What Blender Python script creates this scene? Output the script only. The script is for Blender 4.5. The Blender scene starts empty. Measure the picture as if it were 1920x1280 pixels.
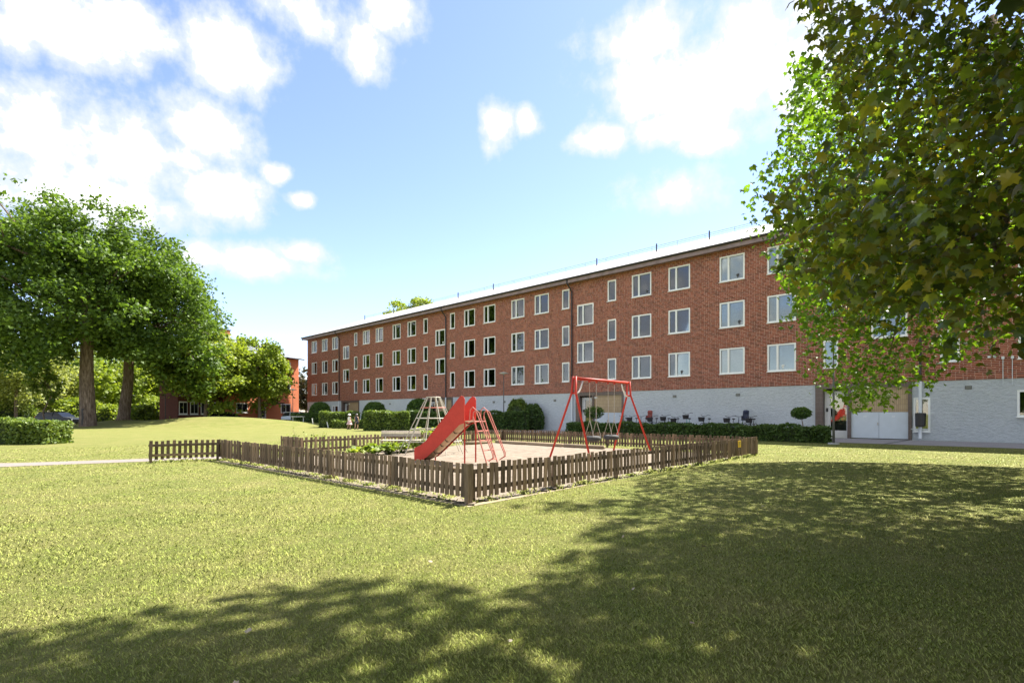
import bpy, bmesh, math, random
import numpy as np
from mathutils import Vector, Matrix

random.seed(7)
RNG = np.random.default_rng(7)
S = bpy.context.scene
COL = S.collection

# ------------------------------------------------------------------ camera
F = 960.0; HZ = 775.0; H = 1.3            # focal length / horizon row in photo pixels, eye height
cam_d = bpy.data.cameras.new('camera'); cam = bpy.data.objects.new('camera', cam_d); COL.objects.link(cam)
cam_d.lens = 18.0; cam_d.sensor_width = 36.0; cam_d.shift_y = (HZ - 640.0) / 1920.0
cam_d.clip_start = 0.05; cam_d.clip_end = 6000
cam.location = (0, 0, H); cam.rotation_euler = (math.radians(90), 0, 0)
S.camera = cam

# ------------------------------------------------------------------ light
SUN_AZ = math.atan2(0.76, 0.65); SUN_EL = math.radians(55)
SUN = Vector((math.sin(SUN_AZ) * math.cos(SUN_EL), math.cos(SUN_AZ) * math.cos(SUN_EL), math.sin(SUN_EL)))
sl = bpy.data.lights.new('sun', 'SUN'); so = bpy.data.objects.new('sun', sl); COL.objects.link(so)
sl.energy = 2.65; sl.angle = math.radians(0.55); sl.color = (1.0, 0.95, 0.86)
so.rotation_euler = SUN.to_track_quat('Z', 'Y').to_euler(); so.location = (20, 20, 40)

S.view_settings.view_transform = 'Standard'; S.view_settings.look = 'None'
S.view_settings.gamma = 1.0; S.view_settings.use_curve_mapping = False
S.view_settings.exposure = 2.6

world = bpy.data.worlds.new('World'); S.world = world; world.use_nodes = True
nt = world.node_tree; nt.nodes.clear(); N = nt.nodes.new; L = nt.links.new
out = N('ShaderNodeOutputWorld'); bg = N('ShaderNodeBackground'); bg.inputs['Strength'].default_value = 0.10
sky = N('ShaderNodeTexSky'); sky.sky_type = 'NISHITA'; sky.sun_disc = False
sky.sun_elevation = SUN_EL; sky.sun_rotation = SUN_AZ
sky.air_density = 1.0; sky.dust_density = 0.25; sky.ozone_density = 1.6
tc = N('ShaderNodeTexCoord'); nrm = N('ShaderNodeVectorMath'); nrm.operation = 'NORMALIZE'
L(tc.outputs['Generated'], nrm.inputs[0])
sep = N('ShaderNodeSeparateXYZ'); L(nrm.outputs[0], sep.inputs[0])
def wmath(op, a, b=None, c=None):
    n = N('ShaderNodeMath'); n.operation = op
    for i, v in enumerate((a, b, c)):
        if v is None: continue
        if isinstance(v, (int, float)): n.inputs[i].default_value = v
        else: L(v, n.inputs[i])
    return n.outputs[0]
az = wmath('ARCTAN2', sep.outputs[0], sep.outputs[1])
el = wmath('ARCSINE', sep.outputs[2])
comb = N('ShaderNodeCombineXYZ'); L(az, comb.inputs[0]); L(el, comb.inputs[1])
def px_dir(u, v):
    a = math.atan2(u - 960.0, F); e = math.atan((HZ - v) / math.hypot(F, u - 960.0)); return a, e
# cloud banks: photo position and half-size
BLOBS = [(60, 240, 150, 90), (240, 300, 230, 110), (385, 240, 110, 75), (180, 370, 280, 90), (400, 365, 110, 70),
         (480, 490, 150, 42), (380, 480, 80, 45), (560, 475, 70, 35), (120, 40, 230, 70), (260, 50, 160, 60), (420, 100, 120, 90), (470, 130, 70, 45),
         (20, 60, 60, 60), (560, 20, 120, 45), (690, 95, 55, 40), (735, 25, 60, 38), (520, 325, 34, 22), (565, 375, 30, 20),
         (932, 240, 34, 42), (990, 230, 26, 24), (1330, 150, 215, 85), (1400, 105, 130, 75), (1220, 65, 110, 42), (1200, 165, 80, 55),
         (1280, 235, 120, 36), (1130, 260, 60, 24), (1320, 265, 70, 22), (1255, 360, 90, 38), (1500, 130, 110, 100)]
fld = None
for (u, v, ru, rv) in BLOBS:
    if u < 600: ru *= .90; rv *= .76
    a, e = px_dir(u, v); k = math.cos(a)
    s1 = N('ShaderNodeVectorMath'); s1.operation = 'SUBTRACT'; L(comb.outputs[0], s1.inputs[0]); s1.inputs[1].default_value = (a, e, 0)
    s2 = N('ShaderNodeVectorMath'); s2.operation = 'MULTIPLY'; L(s1.outputs[0], s2.inputs[0])
    s2.inputs[1].default_value = (F / (ru * k * k), F / (rv * k), 0)
    s3 = N('ShaderNodeVectorMath'); s3.operation = 'LENGTH'; L(s2.outputs[0], s3.inputs[0])
    f = wmath('SUBTRACT', 1.0, s3.outputs['Value'])
    fld = f if fld is None else wmath('MAXIMUM', fld, f)
nz = N('ShaderNodeTexNoise'); nz.inputs['Scale'].default_value = 9.0; nz.inputs['Detail'].default_value = 9.0
nz.inputs['Roughness'].default_value = 0.58; L(comb.outputs[0], nz.inputs['Vector'])
nz2 = N('ShaderNodeTexNoise'); nz2.inputs['Scale'].default_value = 2.3; nz2.inputs['Detail'].default_value = 4.0
L(nrm.outputs[0], nz2.inputs['Vector'])
# the same kind of cloud goes on all round outside the picture
aabs = wmath('ABSOLUTE', az)
off1 = wmath('SUBTRACT', aabs, 0.85); off2 = wmath('SUBTRACT', el, 0.72)
offm = wmath('MINIMUM', wmath('MULTIPLY', wmath('MAXIMUM', wmath('MAXIMUM', off1, off2), 0.0), 6.0), 1.0)
gen = wmath('MULTIPLY', wmath('SUBTRACT', nz2.outputs['Fac'], 0.45), 3.2)
gen = wmath('SUBTRACT', gen, wmath('MULTIPLY', wmath('SUBTRACT', 1.0, offm), 3.0))
fld = wmath('MAXIMUM', fld, gen)
nz3 = N('ShaderNodeTexNoise'); nz3.inputs['Scale'].default_value = 26.0; nz3.inputs['Detail'].default_value = 8.0; nz3.inputs['Roughness'].default_value = 0.62; L(comb.outputs[0], nz3.inputs['Vector'])
dens = wmath('ADD', wmath('ADD', wmath('MULTIPLY', fld, 1.5), 0.40), wmath('MULTIPLY', wmath('SUBTRACT', nz.outputs['Fac'], 0.47), 3.6))
dens = wmath('ADD', dens, wmath('MULTIPLY', wmath('SUBTRACT', nz3.outputs['Fac'], 0.5), 1.8))
mr = N('ShaderNodeMapRange'); mr.interpolation_type = 'SMOOTHSTEP'; L(dens, mr.inputs['Value'])
mr.inputs['From Min'].default_value = 0.0; mr.inputs['From Max'].default_value = 1.3
fade = N('ShaderNodeMapRange'); L(el, fade.inputs['Value']); fade.inputs['From Min'].default_value = 0.0; fade.inputs['From Max'].default_value = 0.16
cden = wmath('MULTIPLY', mr.outputs[0], fade.outputs[0]); cden = wmath('MULTIPLY', cden, 0.96)
shade = N('ShaderNodeMapRange'); L(dens, shade.inputs['Value']); shade.inputs['From Min'].default_value = 1.0; shade.inputs['From Max'].default_value = 2.8
cr = N('ShaderNodeMixRGB'); L(shade.outputs[0], cr.inputs[0]); cr.inputs[1].default_value = (1.6, 1.69, 1.78, 1); cr.inputs[2].default_value = (6.2, 6.15, 6.0, 1)
mixc = N('ShaderNodeMixRGB'); L(cden, mixc.inputs[0]); tint = N('ShaderNodeMixRGB'); tint.blend_type = 'MULTIPLY'; tint.inputs[0].default_value = 1.0; L(sky.outputs[0], tint.inputs[1]); tint.inputs[2].default_value = (0.485, 0.45, 0.49, 1); L(tint.outputs[0], mixc.inputs[1]); L(cr.outputs[0], mixc.inputs[2])
L(mixc.outputs[0], bg.inputs['Color']); L(bg.outputs[0], out.inputs['Surface'])

# ------------------------------------------------------------------ helpers
def ground_pt(u, v):                      # photo pixel lying on the flat ground -> metres
    Y = H * F / (v - HZ); return Vector((Y * (u - 960) / F, Y, 0))
def at(u, Y, z=0.0): return Vector((Y * (u - 960) / F, Y, z))
def project(P):                           # numpy (n,3) -> u, v
    Y = np.maximum(P[:, 1], 1e-3)
    return 960 + F * P[:, 0] / Y, HZ - F * (P[:, 2] - H) / Y
def in_poly(px, py, poly):
    inside = np.zeros(px.shape, bool); n = len(poly); j = n - 1
    for i in range(n):
        xi, yi = poly[i]; xj, yj = poly[j]
        c = ((yi > py) != (yj > py)) & (px < (xj - xi) * (py - yi) / (yj - yi + 1e-9) + xi)
        inside ^= c; j = i
    return inside

def link(o, parent=None):
    COL.objects.link(o)
    if parent is not None: o.parent = parent
    return o
def thing(name, label, cat, loc=(0, 0, 0), rotz=0.0, group=None):
    o = bpy.data.objects.new(name, None); o.empty_display_size = 0.3; link(o)
    o.location = loc; o.rotation_euler = (0, 0, rotz)
    o['label'] = label; o['category'] = cat
    if group: o['group'] = group
    return o
def tag(o, label=None, cat=None, group=None, kind=None):
    if label: o['label'] = label
    if cat: o['category'] = cat
    if group: o['group'] = group
    if kind: o['kind'] = kind
    return o
class MB:
    def __init__(s): s.v = []; s.f = []; s.m = []
    def add(s, vs, fs, mi=0):
        b = len(s.v); s.v += [tuple(p) for p in vs]; s.f += [tuple(i + b for i in f) for f in fs]; s.m += [mi] * len(fs); return s
    def box(s, c, d, rz=0.0, mi=0, rot=None):
        hx, hy, hz = d[0] / 2, d[1] / 2, d[2] / 2
        vs = [Vector((x, y, z)) for x in (-hx, hx) for y in (-hy, hy) for z in (-hz, hz)]
        R = rot if rot is not None else Matrix.Rotation(rz, 3, 'Z')
        vs = [R @ p + Vector(c) for p in vs]
        return s.add(vs, [(0, 1, 3, 2), (4, 6, 7, 5), (0, 4, 5, 1), (2, 3, 7, 6), (0, 2, 6, 4), (1, 5, 7, 3)], mi)
    def quad(s, a, b, c, d, mi=0): return s.add([a, b, c, d], [(0, 1, 2, 3)], mi)
    def tube(s, path, radii, n=8, cap=True, mi=0):
        path = [Vector(p) for p in path]
        if isinstance(radii, (int, float)): radii = [radii] * len(path)
        vs = []; fs = []; prev = None
        for i, p in enumerate(path):
            t = (path[min(i + 1, len(path) - 1)] - path[max(i - 1, 0)])
            t = t.normalized() if t.length > 1e-9 else Vector((0, 0, 1))
            if prev is None:
                a = Vector((0, 0, 1)) if abs(t.z) < 0.9 else Vector((1, 0, 0)); x = a.cross(t).normalized()
            else:
                x = (prev - t * prev.dot(t)); x = x.normalized() if x.length > 1e-6 else t.orthogonal().normalized()
            prev = x; y = t.cross(x)
            for k in range(n):
                th = 2 * math.pi * k / n; vs.append(p + (x * math.cos(th) + y * math.sin(th)) * radii[i])
        m = len(path)
        for i in range(m - 1):
            for k in range(n):
                a = i * n + k; b = i * n + (k + 1) % n; fs.append((a, b, b + n, a + n))
        if cap: fs.append(tuple(range(n - 1, -1, -1))); fs.append(tuple(range((m - 1) * n, m * n)))
        return s.add(vs, fs, mi)
    def ring(s, c, R, r, axis='X', n=22, m=6, mi=0):
        vs = []; fs = []
        for i in range(n):
            a = 2 * math.pi * i / n
            for j in range(m):
                b = 2 * math.pi * j / m; q = R + r * math.cos(b); h = r * math.sin(b)
                p = {'X': (h, q * math.cos(a), q * math.sin(a)), 'Y': (q * math.cos(a), h, q * math.sin(a)), 'Z': (q * math.cos(a), q * math.sin(a), h)}[axis]
                vs.append((p[0] + c[0], p[1] + c[1], p[2] + c[2]))
        for i in range(n):
            for j in range(m):
                fs.append((i * m + j, ((i + 1) % n) * m + j, ((i + 1) % n) * m + (j + 1) % m, i * m + (j + 1) % m))
        return s.add(vs, fs, mi)
    def lathe(s, prof, c=(0, 0, 0), n=16, mi=0):
        vs = []; fs = []
        for r, z in prof:
            for k in range(n):
                a = 2 * math.pi * k / n; vs.append((c[0] + r * math.cos(a), c[1] + r * math.sin(a), c[2] + z))
        for i in range(len(prof) - 1):
            for k in range(n):
                a = i * n + k; b = i * n + (k + 1) % n; fs.append((a, b, b + n, a + n))
        return s.add(vs, fs, mi)
    def build(s, name, mat, parent=None, smooth=False):
        me = bpy.data.meshes.new(name); me.from_pydata(s.v, [], s.f)
        mats = mat if isinstance(mat, (list, tuple)) else [mat]
        for m in mats: me.materials.append(m)
        if len(mats) > 1: me.polygons.foreach_set('material_index', s.m)
        if smooth: me.polygons.foreach_set('use_smooth', [True] * len(me.polygons))
        me.update(); return link(bpy.data.objects.new(name, me), parent)
def share(src, name, parent=None, loc=(0, 0, 0), rot=None, scale=None):
    o = bpy.data.objects.new(name, src.data); link(o, parent); o.location = loc
    if rot is not None: o.rotation_euler = rot
    if scale is not None: o.scale = scale
    return o
def np_mesh(name, V, FA, mat, parent=None, tone=None, smooth=False):
    """V (n,3), FA (m,k) index array with k constant."""
    me = bpy.data.meshes.new(name); n = len(V); m, k = FA.shape
    me.vertices.add(n); me.vertices.foreach_set('co', np.ascontiguousarray(V, np.float32).ravel())
    me.loops.add(m * k); me.loops.foreach_set('vertex_index', np.ascontiguousarray(FA, np.int32).ravel())
    me.polygons.add(m); me.polygons.foreach_set('loop_start', np.arange(0, m * k, k, dtype=np.int32))
    me.polygons.foreach_set('loop_total', np.full(m, k, np.int32))
    if smooth: me.polygons.foreach_set('use_smooth', np.ones(m, bool))
    me.update(calc_edges=True)
    if tone is not None:
        at_ = me.attributes.new('tone', 'FLOAT', 'POINT'); at_.data.foreach_set('value', np.ascontiguousarray(tone, np.float32))
    me.materials.append(mat); return link(bpy.data.objects.new(name, me), parent)

# ------------------------------------------------------------------ materials
class NT:
    def __init__(s, name):
        s.mat = bpy.data.materials.new(name); s.mat.use_nodes = True; s.t = s.mat.node_tree; s.t.nodes.clear()
        s.out = s.t.nodes.new('ShaderNodeOutputMaterial')
    def n(s, typ, **kw):
        nd = s.t.nodes.new(typ)
        for k, v in kw.items():
            if k.startswith('_'): setattr(nd, k[1:], v)
            else:
                key = k.replace('__', ' '); nd.inputs[key].default_value = v
        return nd
    def l(s, a, b): s.t.links.new(a, b)
    def ramp(s, fac, stops, interp='LINEAR'):
        r = s.t.nodes.new('ShaderNodeValToRGB'); r.color_ramp.interpolation = interp
        e = r.color_ramp.elements
        while len(e) < len(stops): e.new(0.5)
        for i, (p, c) in enumerate(stops): e[i].position = p; e[i].color = (c[0], c[1], c[2], 1)
        s.l(fac, r.inputs[0]); return r.outputs[0]
    def coords(s, kind='Object', scale=None):
        t = s.n('ShaderNodeTexCoord').outputs[kind]
        if scale is not None:
            m = s.n('ShaderNodeMapping'); m.inputs['Scale'].default_value = scale; s.l(t, m.inputs[0]); return m.outputs[0]
        return t
    def noise(s, vec, scale, detail=4, rough=0.5):
        n = s.n('ShaderNodeTexNoise'); n.inputs['Scale'].default_value = scale; n.inputs['Detail'].default_value = detail; n.inputs['Roughness'].default_value = rough
        if vec is not None: s.l(vec, n.inputs['Vector'])
        return n.outputs['Fac']
    def mix(s, fac, a, b, mode='MIX'):
        m = s.n('ShaderNodeMixRGB'); m.blend_type = mode
        for i, v in enumerate((fac, a, b)):
            if hasattr(v, 'is_linked') or hasattr(v, 'links'): s.l(v, m.inputs[i])
            elif isinstance(v, (int, float)): m.inputs[i].default_value = v
            else: m.inputs[i].default_value = (v[0], v[1], v[2], 1)
        return m.outputs[0]
    def bump(s, h, strength=0.4, dist=0.01):
        b = s.n('ShaderNodeBump'); b.inputs['Strength'].default_value = strength; b.inputs['Distance'].default_value = dist
        s.l(h, b.inputs['Height']); return b.outputs[0]
    def bsdf(s, col, rough=0.7, metal=0.0, spec=0.4, normal=None):
        p = s.n('ShaderNodeBsdfPrincipled')
        if hasattr(col, 'links'): s.l(col, p.inputs['Base Color'])
        else: p.inputs['Base Color'].default_value = (col[0], col[1], col[2], 1)
        if hasattr(rough, 'links'): s.l(rough, p.inputs['Roughness'])
        else: p.inputs['Roughness'].default_value = rough
        p.inputs['Metallic'].default_value = metal; p.inputs['Specular IOR Level'].default_value = spec
        if normal is not None: s.l(normal, p.inputs['Normal'])
        return p
    def done(s, sh): s.l(sh.outputs[0] if hasattr(sh, 'outputs') else sh, s.out.inputs['Surface']); return s.mat

def plain(name, col, rough=0.6, metal=0.0, var=0.12, scale=6.0, bump=0.0, spec=0.4, kind='Object'):
    t = NT(name); v = t.coords(kind); n = t.noise(v, scale, 5, 0.6)
    c = t.ramp(n, [(0.25, [x * (1 - var) for x in col]), (0.75, [min(1, x * (1 + var)) for x in col])])
    nb = t.bump(t.noise(v, scale * 8, 4), bump, 0.01) if bump else None
    return t.done(t.bsdf(c, rough, metal, spec, nb))
def leafy(name, dark, light, trans=0.35, rough=0.5, tint=(1.25, 1.25, 0.55), attr=True, spec=0.35, stops=None):
    return leafy_(name, dark, light, trans, rough, tint, attr, spec, stops)
def leafy_(name, dark, light, trans=0.35, rough=0.5, tint=(1.25, 1.25, 0.55), attr=True, spec=0.35, stops=None):
    t = NT(name)
    if attr:
        a = t.n('ShaderNodeAttribute'); a.attribute_name = 'tone'; fac = a.outputs['Fac']
    else: fac = t.n('ShaderNodeObjectInfo').outputs['Random']
    mid = [(x * 0.5 + y * 0.5) for x, y in zip(dark, light)]
    c = t.ramp(fac, stops or [(0.0, dark), (0.5, mid), (1.0, light)])
    p = t.bsdf(c, rough, 0, spec)
    tr = t.n('ShaderNodeBsdfTranslucent'); t.l(t.mix(1.0, c, tint, 'MULTIPLY'), tr.inputs[0])
    m = t.n('ShaderNodeMixShader'); m.inputs[0].default_value = trans; t.l(p.outputs[0], m.inputs[1]); t.l(tr.outputs[0], m.inputs[2])
    return t.done(m)
M = {}
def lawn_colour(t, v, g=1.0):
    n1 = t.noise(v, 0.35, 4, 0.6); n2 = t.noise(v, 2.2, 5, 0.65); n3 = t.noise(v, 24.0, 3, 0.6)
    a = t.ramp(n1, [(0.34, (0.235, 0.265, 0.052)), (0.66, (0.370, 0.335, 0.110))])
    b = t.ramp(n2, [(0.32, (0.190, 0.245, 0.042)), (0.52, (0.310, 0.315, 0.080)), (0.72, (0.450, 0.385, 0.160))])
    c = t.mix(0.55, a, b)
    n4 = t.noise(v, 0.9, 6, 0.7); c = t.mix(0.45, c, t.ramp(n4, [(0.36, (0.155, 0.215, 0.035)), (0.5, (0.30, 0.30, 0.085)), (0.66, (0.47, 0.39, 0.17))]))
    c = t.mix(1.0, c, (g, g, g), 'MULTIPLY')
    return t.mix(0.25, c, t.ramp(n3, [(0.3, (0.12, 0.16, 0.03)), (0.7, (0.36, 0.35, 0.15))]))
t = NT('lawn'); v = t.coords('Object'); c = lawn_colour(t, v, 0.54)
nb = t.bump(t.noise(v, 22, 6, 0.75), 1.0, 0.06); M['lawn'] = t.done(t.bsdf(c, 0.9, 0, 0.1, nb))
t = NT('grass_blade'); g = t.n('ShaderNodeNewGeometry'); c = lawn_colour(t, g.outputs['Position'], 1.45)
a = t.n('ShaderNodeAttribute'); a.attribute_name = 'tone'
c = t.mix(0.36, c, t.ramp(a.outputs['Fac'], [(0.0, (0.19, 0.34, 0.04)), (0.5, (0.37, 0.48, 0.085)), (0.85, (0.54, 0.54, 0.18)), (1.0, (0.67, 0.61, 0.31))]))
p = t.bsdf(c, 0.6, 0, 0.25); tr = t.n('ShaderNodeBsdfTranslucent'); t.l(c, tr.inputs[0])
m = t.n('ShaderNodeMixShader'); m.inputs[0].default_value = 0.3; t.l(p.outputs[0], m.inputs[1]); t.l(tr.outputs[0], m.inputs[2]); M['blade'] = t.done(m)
t = NT('sand'); v = t.coords('Object'); n = t.noise(v, 3, 6, 0.65)
c = t.ramp(n, [(0.3, (0.165, 0.132, 0.100)), (0.7, (0.27, 0.226, 0.178))]); M['sand'] = t.done(t.bsdf(c, 0.95, 0, 0.1, t.bump(t.noise(v, 45, 4, 0.7), 0.7, 0.02)))
t = NT('paving'); v = t.coords('Object'); n = t.noise(v, 1.2, 6, 0.65); n2 = t.noise(v, 90, 2)
c = t.mix(0.35, t.ramp(n, [(0.3, (0.25, 0.23, 0.245)), (0.7, (0.35, 0.325, 0.335))]), t.ramp(n2, [(0.3, (0.17, 0.16, 0.165)), (0.7, (0.42, 0.40, 0.39))]))
M['paving'] = t.done(t.bsdf(c, 0.9, 0, 0.2, t.bump(n2, 0.3, 0.004)))
M['asphalt'] = plain('asphalt', (0.09, 0.09, 0.095), 0.9, var=0.25, scale=2)
M['gravel_path'] = plain('gravel_path', (0.20, 0.17, 0.15), 0.95, var=0.15, scale=4, bump=0.4)
BR = [(0.0, (0.13, 0.033, 0.020)), (0.3, (0.25, 0.062, 0.034)), (0.62, (0.36, 0.095, 0.052)), (0.85, (0.44, 0.145, 0.085)), (1.0, (0.19, 0.050, 0.036))]
t = NT('brick'); a = t.n('ShaderNodeAttribute'); a.attribute_name = 'tone'; v = t.coords('Object')
c = t.mix(0.22, t.ramp(a.outputs['Fac'], BR), t.ramp(t.noise(v, 40, 4), [(0.3, (0.10, 0.03, 0.02)), (0.7, (0.38, 0.14, 0.08))])); M['brick'] = t.done(t.bsdf(c, 0.85, 0, 0.25, t.bump(t.noise(v, 60, 4), 0.4, 0.004)))
t = NT('brick_single'); v = t.coords('Object')
c = t.mix(0.22, t.ramp(t.n('ShaderNodeObjectInfo').outputs['Random'], BR), t.ramp(t.noise(v, 40, 4), [(0.3, (0.10, 0.03, 0.02)), (0.7, (0.38, 0.14, 0.08))])); M['brick1'] = t.done(t.bsdf(c, 0.85, 0, 0.25, t.bump(t.noise(v, 60, 4), 0.4, 0.004)))
M['mortar'] = plain('mortar', (0.66, 0.46, 0.39), 0.95, var=0.15, scale=3)
t = NT('rough_render'); v = t.coords('Object'); v2 = t.coords('Object', (1.0, 1.0, 1.6)); n = t.noise(v2, 5.5, 8, 0.74); n2 = t.noise(v, 0.7, 4, 0.6)
c = t.mix(0.5, t.ramp(n2, [(0.3, (0.54, 0.57, 0.60)), (0.7, (0.64, 0.665, 0.69))]), t.ramp(n, [(0.34, (0.42, 0.455, 0.49)), (0.5, (0.57, 0.60, 0.635)), (0.66, (0.66, 0.685, 0.715))]))
M['render'] = t.done(t.bsdf(c, 0.9, 0, 0.2, t.bump(n, 1.0, 0.12)))
M['white_frame'] = plain('white_frame', (0.84, 0.84, 0.83), 0.45, var=0.03)
M['curtain'] = plain('curtain', (0.78, 0.77, 0.74), 0.9, var=0.06, scale=9)
M['blind'] = plain('blind', (0.62, 0.64, 0.65), 0.8, var=0.05)
M['room'] = plain('room', (0.30, 0.27, 0.23), 0.9, var=0.4, scale=0.8)
t = NT('pane_glass'); fr = t.n('ShaderNodeFresnel'); fr.inputs[0].default_value = 2.3; gl = t.n('ShaderNodeBsdfGlossy'); gl.inputs['Roughness'].default_value = 0.02
tp = t.n('ShaderNodeBsdfTransparent'); tp.inputs[0].default_value = (0.80, 0.86, 0.85, 1); m = t.n('ShaderNodeMixShader')
t.l(fr.outputs[0], m.inputs[0]); t.l(tp.outputs[0], m.inputs[1]); t.l(gl.outputs[0], m.inputs[2]); M['glass'] = t.done(m)
M['dark_glass'] = NT('dark_glass'); M['dark_glass'] = M['dark_glass'].done(M['dark_glass'].bsdf((0.010, 0.011, 0.012), 0.08, 0, 0.35))
t = NT('roof_metal'); v = t.coords('Object'); w = t.n('ShaderNodeTexWave'); w.bands_direction = 'X'; w.inputs['Scale'].default_value = 0.52; t.l(v, w.inputs['Vector'])
n = t.noise(v, 0.8, 5); c = t.ramp(n, [(0.3, (0.40, 0.375, 0.36)), (0.7, (0.49, 0.465, 0.45))]); M['roof'] = t.done(t.bsdf(c, 0.55, 0.0, 0.4, t.bump(t.ramp(w.outputs['Fac'], [(0.93, (0, 0, 0)), (0.99, (1, 1, 1))]), 0.6, 0.04)))
M['fascia'] = plain('fascia', (0.26, 0.19, 0.195), 0.6, var=0.3, scale=3)
M['dark_metal'] = plain('dark_metal', (0.035, 0.032, 0.034), 0.45, 0.0, var=0.2)
M['pipe_white'] = plain('pipe_white', (0.70, 0.73, 0.76), 0.5, var=0.05)
def tiles(name, c1, c2, mort, w, h):
    t = NT(name); tcn = t.coords('Object'); sp = t.n('ShaderNodeSeparateXYZ'); t.l(tcn, sp.inputs[0]); cb = t.n('ShaderNodeCombineXYZ'); ad = t.n('ShaderNodeMath')
    t.l(sp.outputs[0], ad.inputs[0]); t.l(sp.outputs[1], ad.inputs[1]); t.l(ad.outputs[0], cb.inputs[0]); t.l(sp.outputs[2], cb.inputs[1])
    b = t.n('ShaderNodeTexBrick'); b.offset = 0.0; t.l(cb.outputs[0], b.inputs['Vector']); b.inputs['Scale'].default_value = 1.0; b.inputs['Brick Width'].default_value = w; b.inputs['Row Height'].default_value = h
    b.inputs['Mortar Size'].default_value = 0.007; b.inputs['Color1'].default_value = (*c1, 1); b.inputs['Color2'].default_value = (*c2, 1); b.inputs['Mortar'].default_value = (*mort, 1)
    return t.done(t.bsdf(b.outputs['Color'], 0.4, 0, 0.5, t.bump(b.outputs['Fac'], -0.5, 0.01)))
M['tan_tile'] = tiles('tan_tile', (0.47, 0.34, 0.20), (0.40, 0.28, 0.155), (0.22, 0.15, 0.09), 0.075, 0.25)
M['brown_tile'] = tiles('brown_tile', (0.115, 0.075, 0.058), (0.085, 0.055, 0.045), (0.19, 0.15, 0.13), 0.06, 0.24)
M['door_paint'] = plain('door_paint', (0.60, 0.645, 0.70), 0.5, var=0.05, scale=3)
M['door_white'] = plain('door_white', (0.68, 0.66, 0.65), 0.5, var=0.04)
def wood(name, c1, c2, rnd=True):
    t = NT(name); v = t.coords('Object', (14, 14, 1.6)); n = t.noise(v, 3.0, 6, 0.7)
    c = t.ramp(n, [(0.3, c1), (0.7, c2)])
    if rnd:
        r = t.n('ShaderNodeObjectInfo').outputs['Random']; c = t.mix(1.0, c, t.ramp(r, [(0.0, (0.62, 0.62, 0.62)), (0.7, (1.1, 1.08, 1.05)), (1.0, (1.65, 1.58, 1.48))]), 'MULTIPLY')
    return t.done(t.bsdf(c, 0.85, 0, 0.15, t.bump(n, 0.4, 0.004)))
M['fence_wood'] = wood('fence_wood', (0.095, 0.066, 0.043), (0.215, 0.16, 0.112))
M['grey_wood'] = wood('grey_wood', (0.36, 0.33, 0.285), (0.54, 0.50, 0.44))
M['log_wood'] = wood('log_wood', (0.20, 0.15, 0.10), (0.38, 0.30, 0.21))
M['bark'] = wood('bark', (0.085, 0.062, 0.046), (0.26, 0.195, 0.145), False)
t = NT('red_paint'); v = t.coords('Object'); n = t.noise(v, 4, 6, 0.7); n2 = t.noise(v, 30, 4, 0.7)
c = t.mix(0.25, t.ramp(n, [(0.3, (0.44, 0.026, 0.014)), (0.7, (0.58, 0.042, 0.022))]), t.ramp(n2, [(0.35, (0.32, 0.022, 0.014)), (0.8, (0.62, 0.10, 0.06))])); M['red'] = t.done(t.bsdf(c, 0.5, 0, 0.35))
t = NT('slide_bed'); v = t.coords('Object'); n = t.noise(v, 5, 6, 0.7); M['slide_bed'] = t.done(t.bsdf(t.ramp(n, [(0.3, (0.36, 0.235, 0.14)), (0.55, (0.52, 0.36, 0.23)), (0.8, (0.60, 0.45, 0.32))]), 0.35, 0.3, 0.5))
M['pale_pole'] = plain('pale_pole', (0.46, 0.44, 0.36), 0.5, var=0.15, scale=10)
M['worn_red'] = plain('worn_red', (0.50, 0.17, 0.13), 0.5, var=0.3, scale=12)
M['chain'] = plain('chain', (0.45, 0.40, 0.35), 0.4, 0.7, var=0.15)
M['rubber'] = plain('rubber', (0.055, 0.055, 0.055), 0.8, var=0.3, scale=8, bump=0.3)
M['yellow'] = plain('yellow_sign', (0.75, 0.48, 0.02), 0.5, var=0.06)
M['white_paint'] = plain('white_paint', (0.78, 0.78, 0.76), 0.5, var=0.05)
M['lamp_grey'] = plain('lamp_grey', (0.10, 0.10, 0.095), 0.5, var=0.1)
M['lamp_shade'] = plain('lamp_shade', (0.42, 0.42, 0.37), 0.5, var=0.1)
M['concrete'] = plain('concrete', (0.42, 0.41, 0.40), 0.9, var=0.15, bump=0.3)
M['orange'] = plain('orange_plaster', (0.64, 0.215, 0.105), 0.9, var=0.07, scale=0.8)
M['orange_lit'] = plain('sunlit_orange_plaster', (0.66, 0.30, 0.13), 0.9, var=0.07, scale=0.8)  # lighter orange copy: sunlight on the side wall put into the colour
M['darkbrick'] = plain('dark_brick', (0.12, 0.040, 0.030), 0.9, var=0.25, scale=8)
M['slate'] = plain('slate_roof', (0.15, 0.16, 0.185), 0.6, var=0.2, scale=2)
M['core'] = plain('core_green', (0.030, 0.045, 0.016), 0.95, var=0.4, scale=6)  # dark filler added behind hedge and bush leaves, no twigs modelled
M['skin'] = plain('skin', (0.50, 0.30, 0.21), 0.6, var=0.05)
t = NT('rough_bark'); v = t.coords('Object', (3.2, 3.2, .55)); n = t.noise(v, 2.6, 8, .75); M['bark_big'] = t.done(t.bsdf(t.ramp(n, [(0.35, (0.07, 0.05, 0.038)), (0.5, (0.17, 0.125, 0.095)), (0.68, (0.34, 0.27, 0.215))]), 0.9, 0, .15, t.bump(n, 1.0, .12)))
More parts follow.
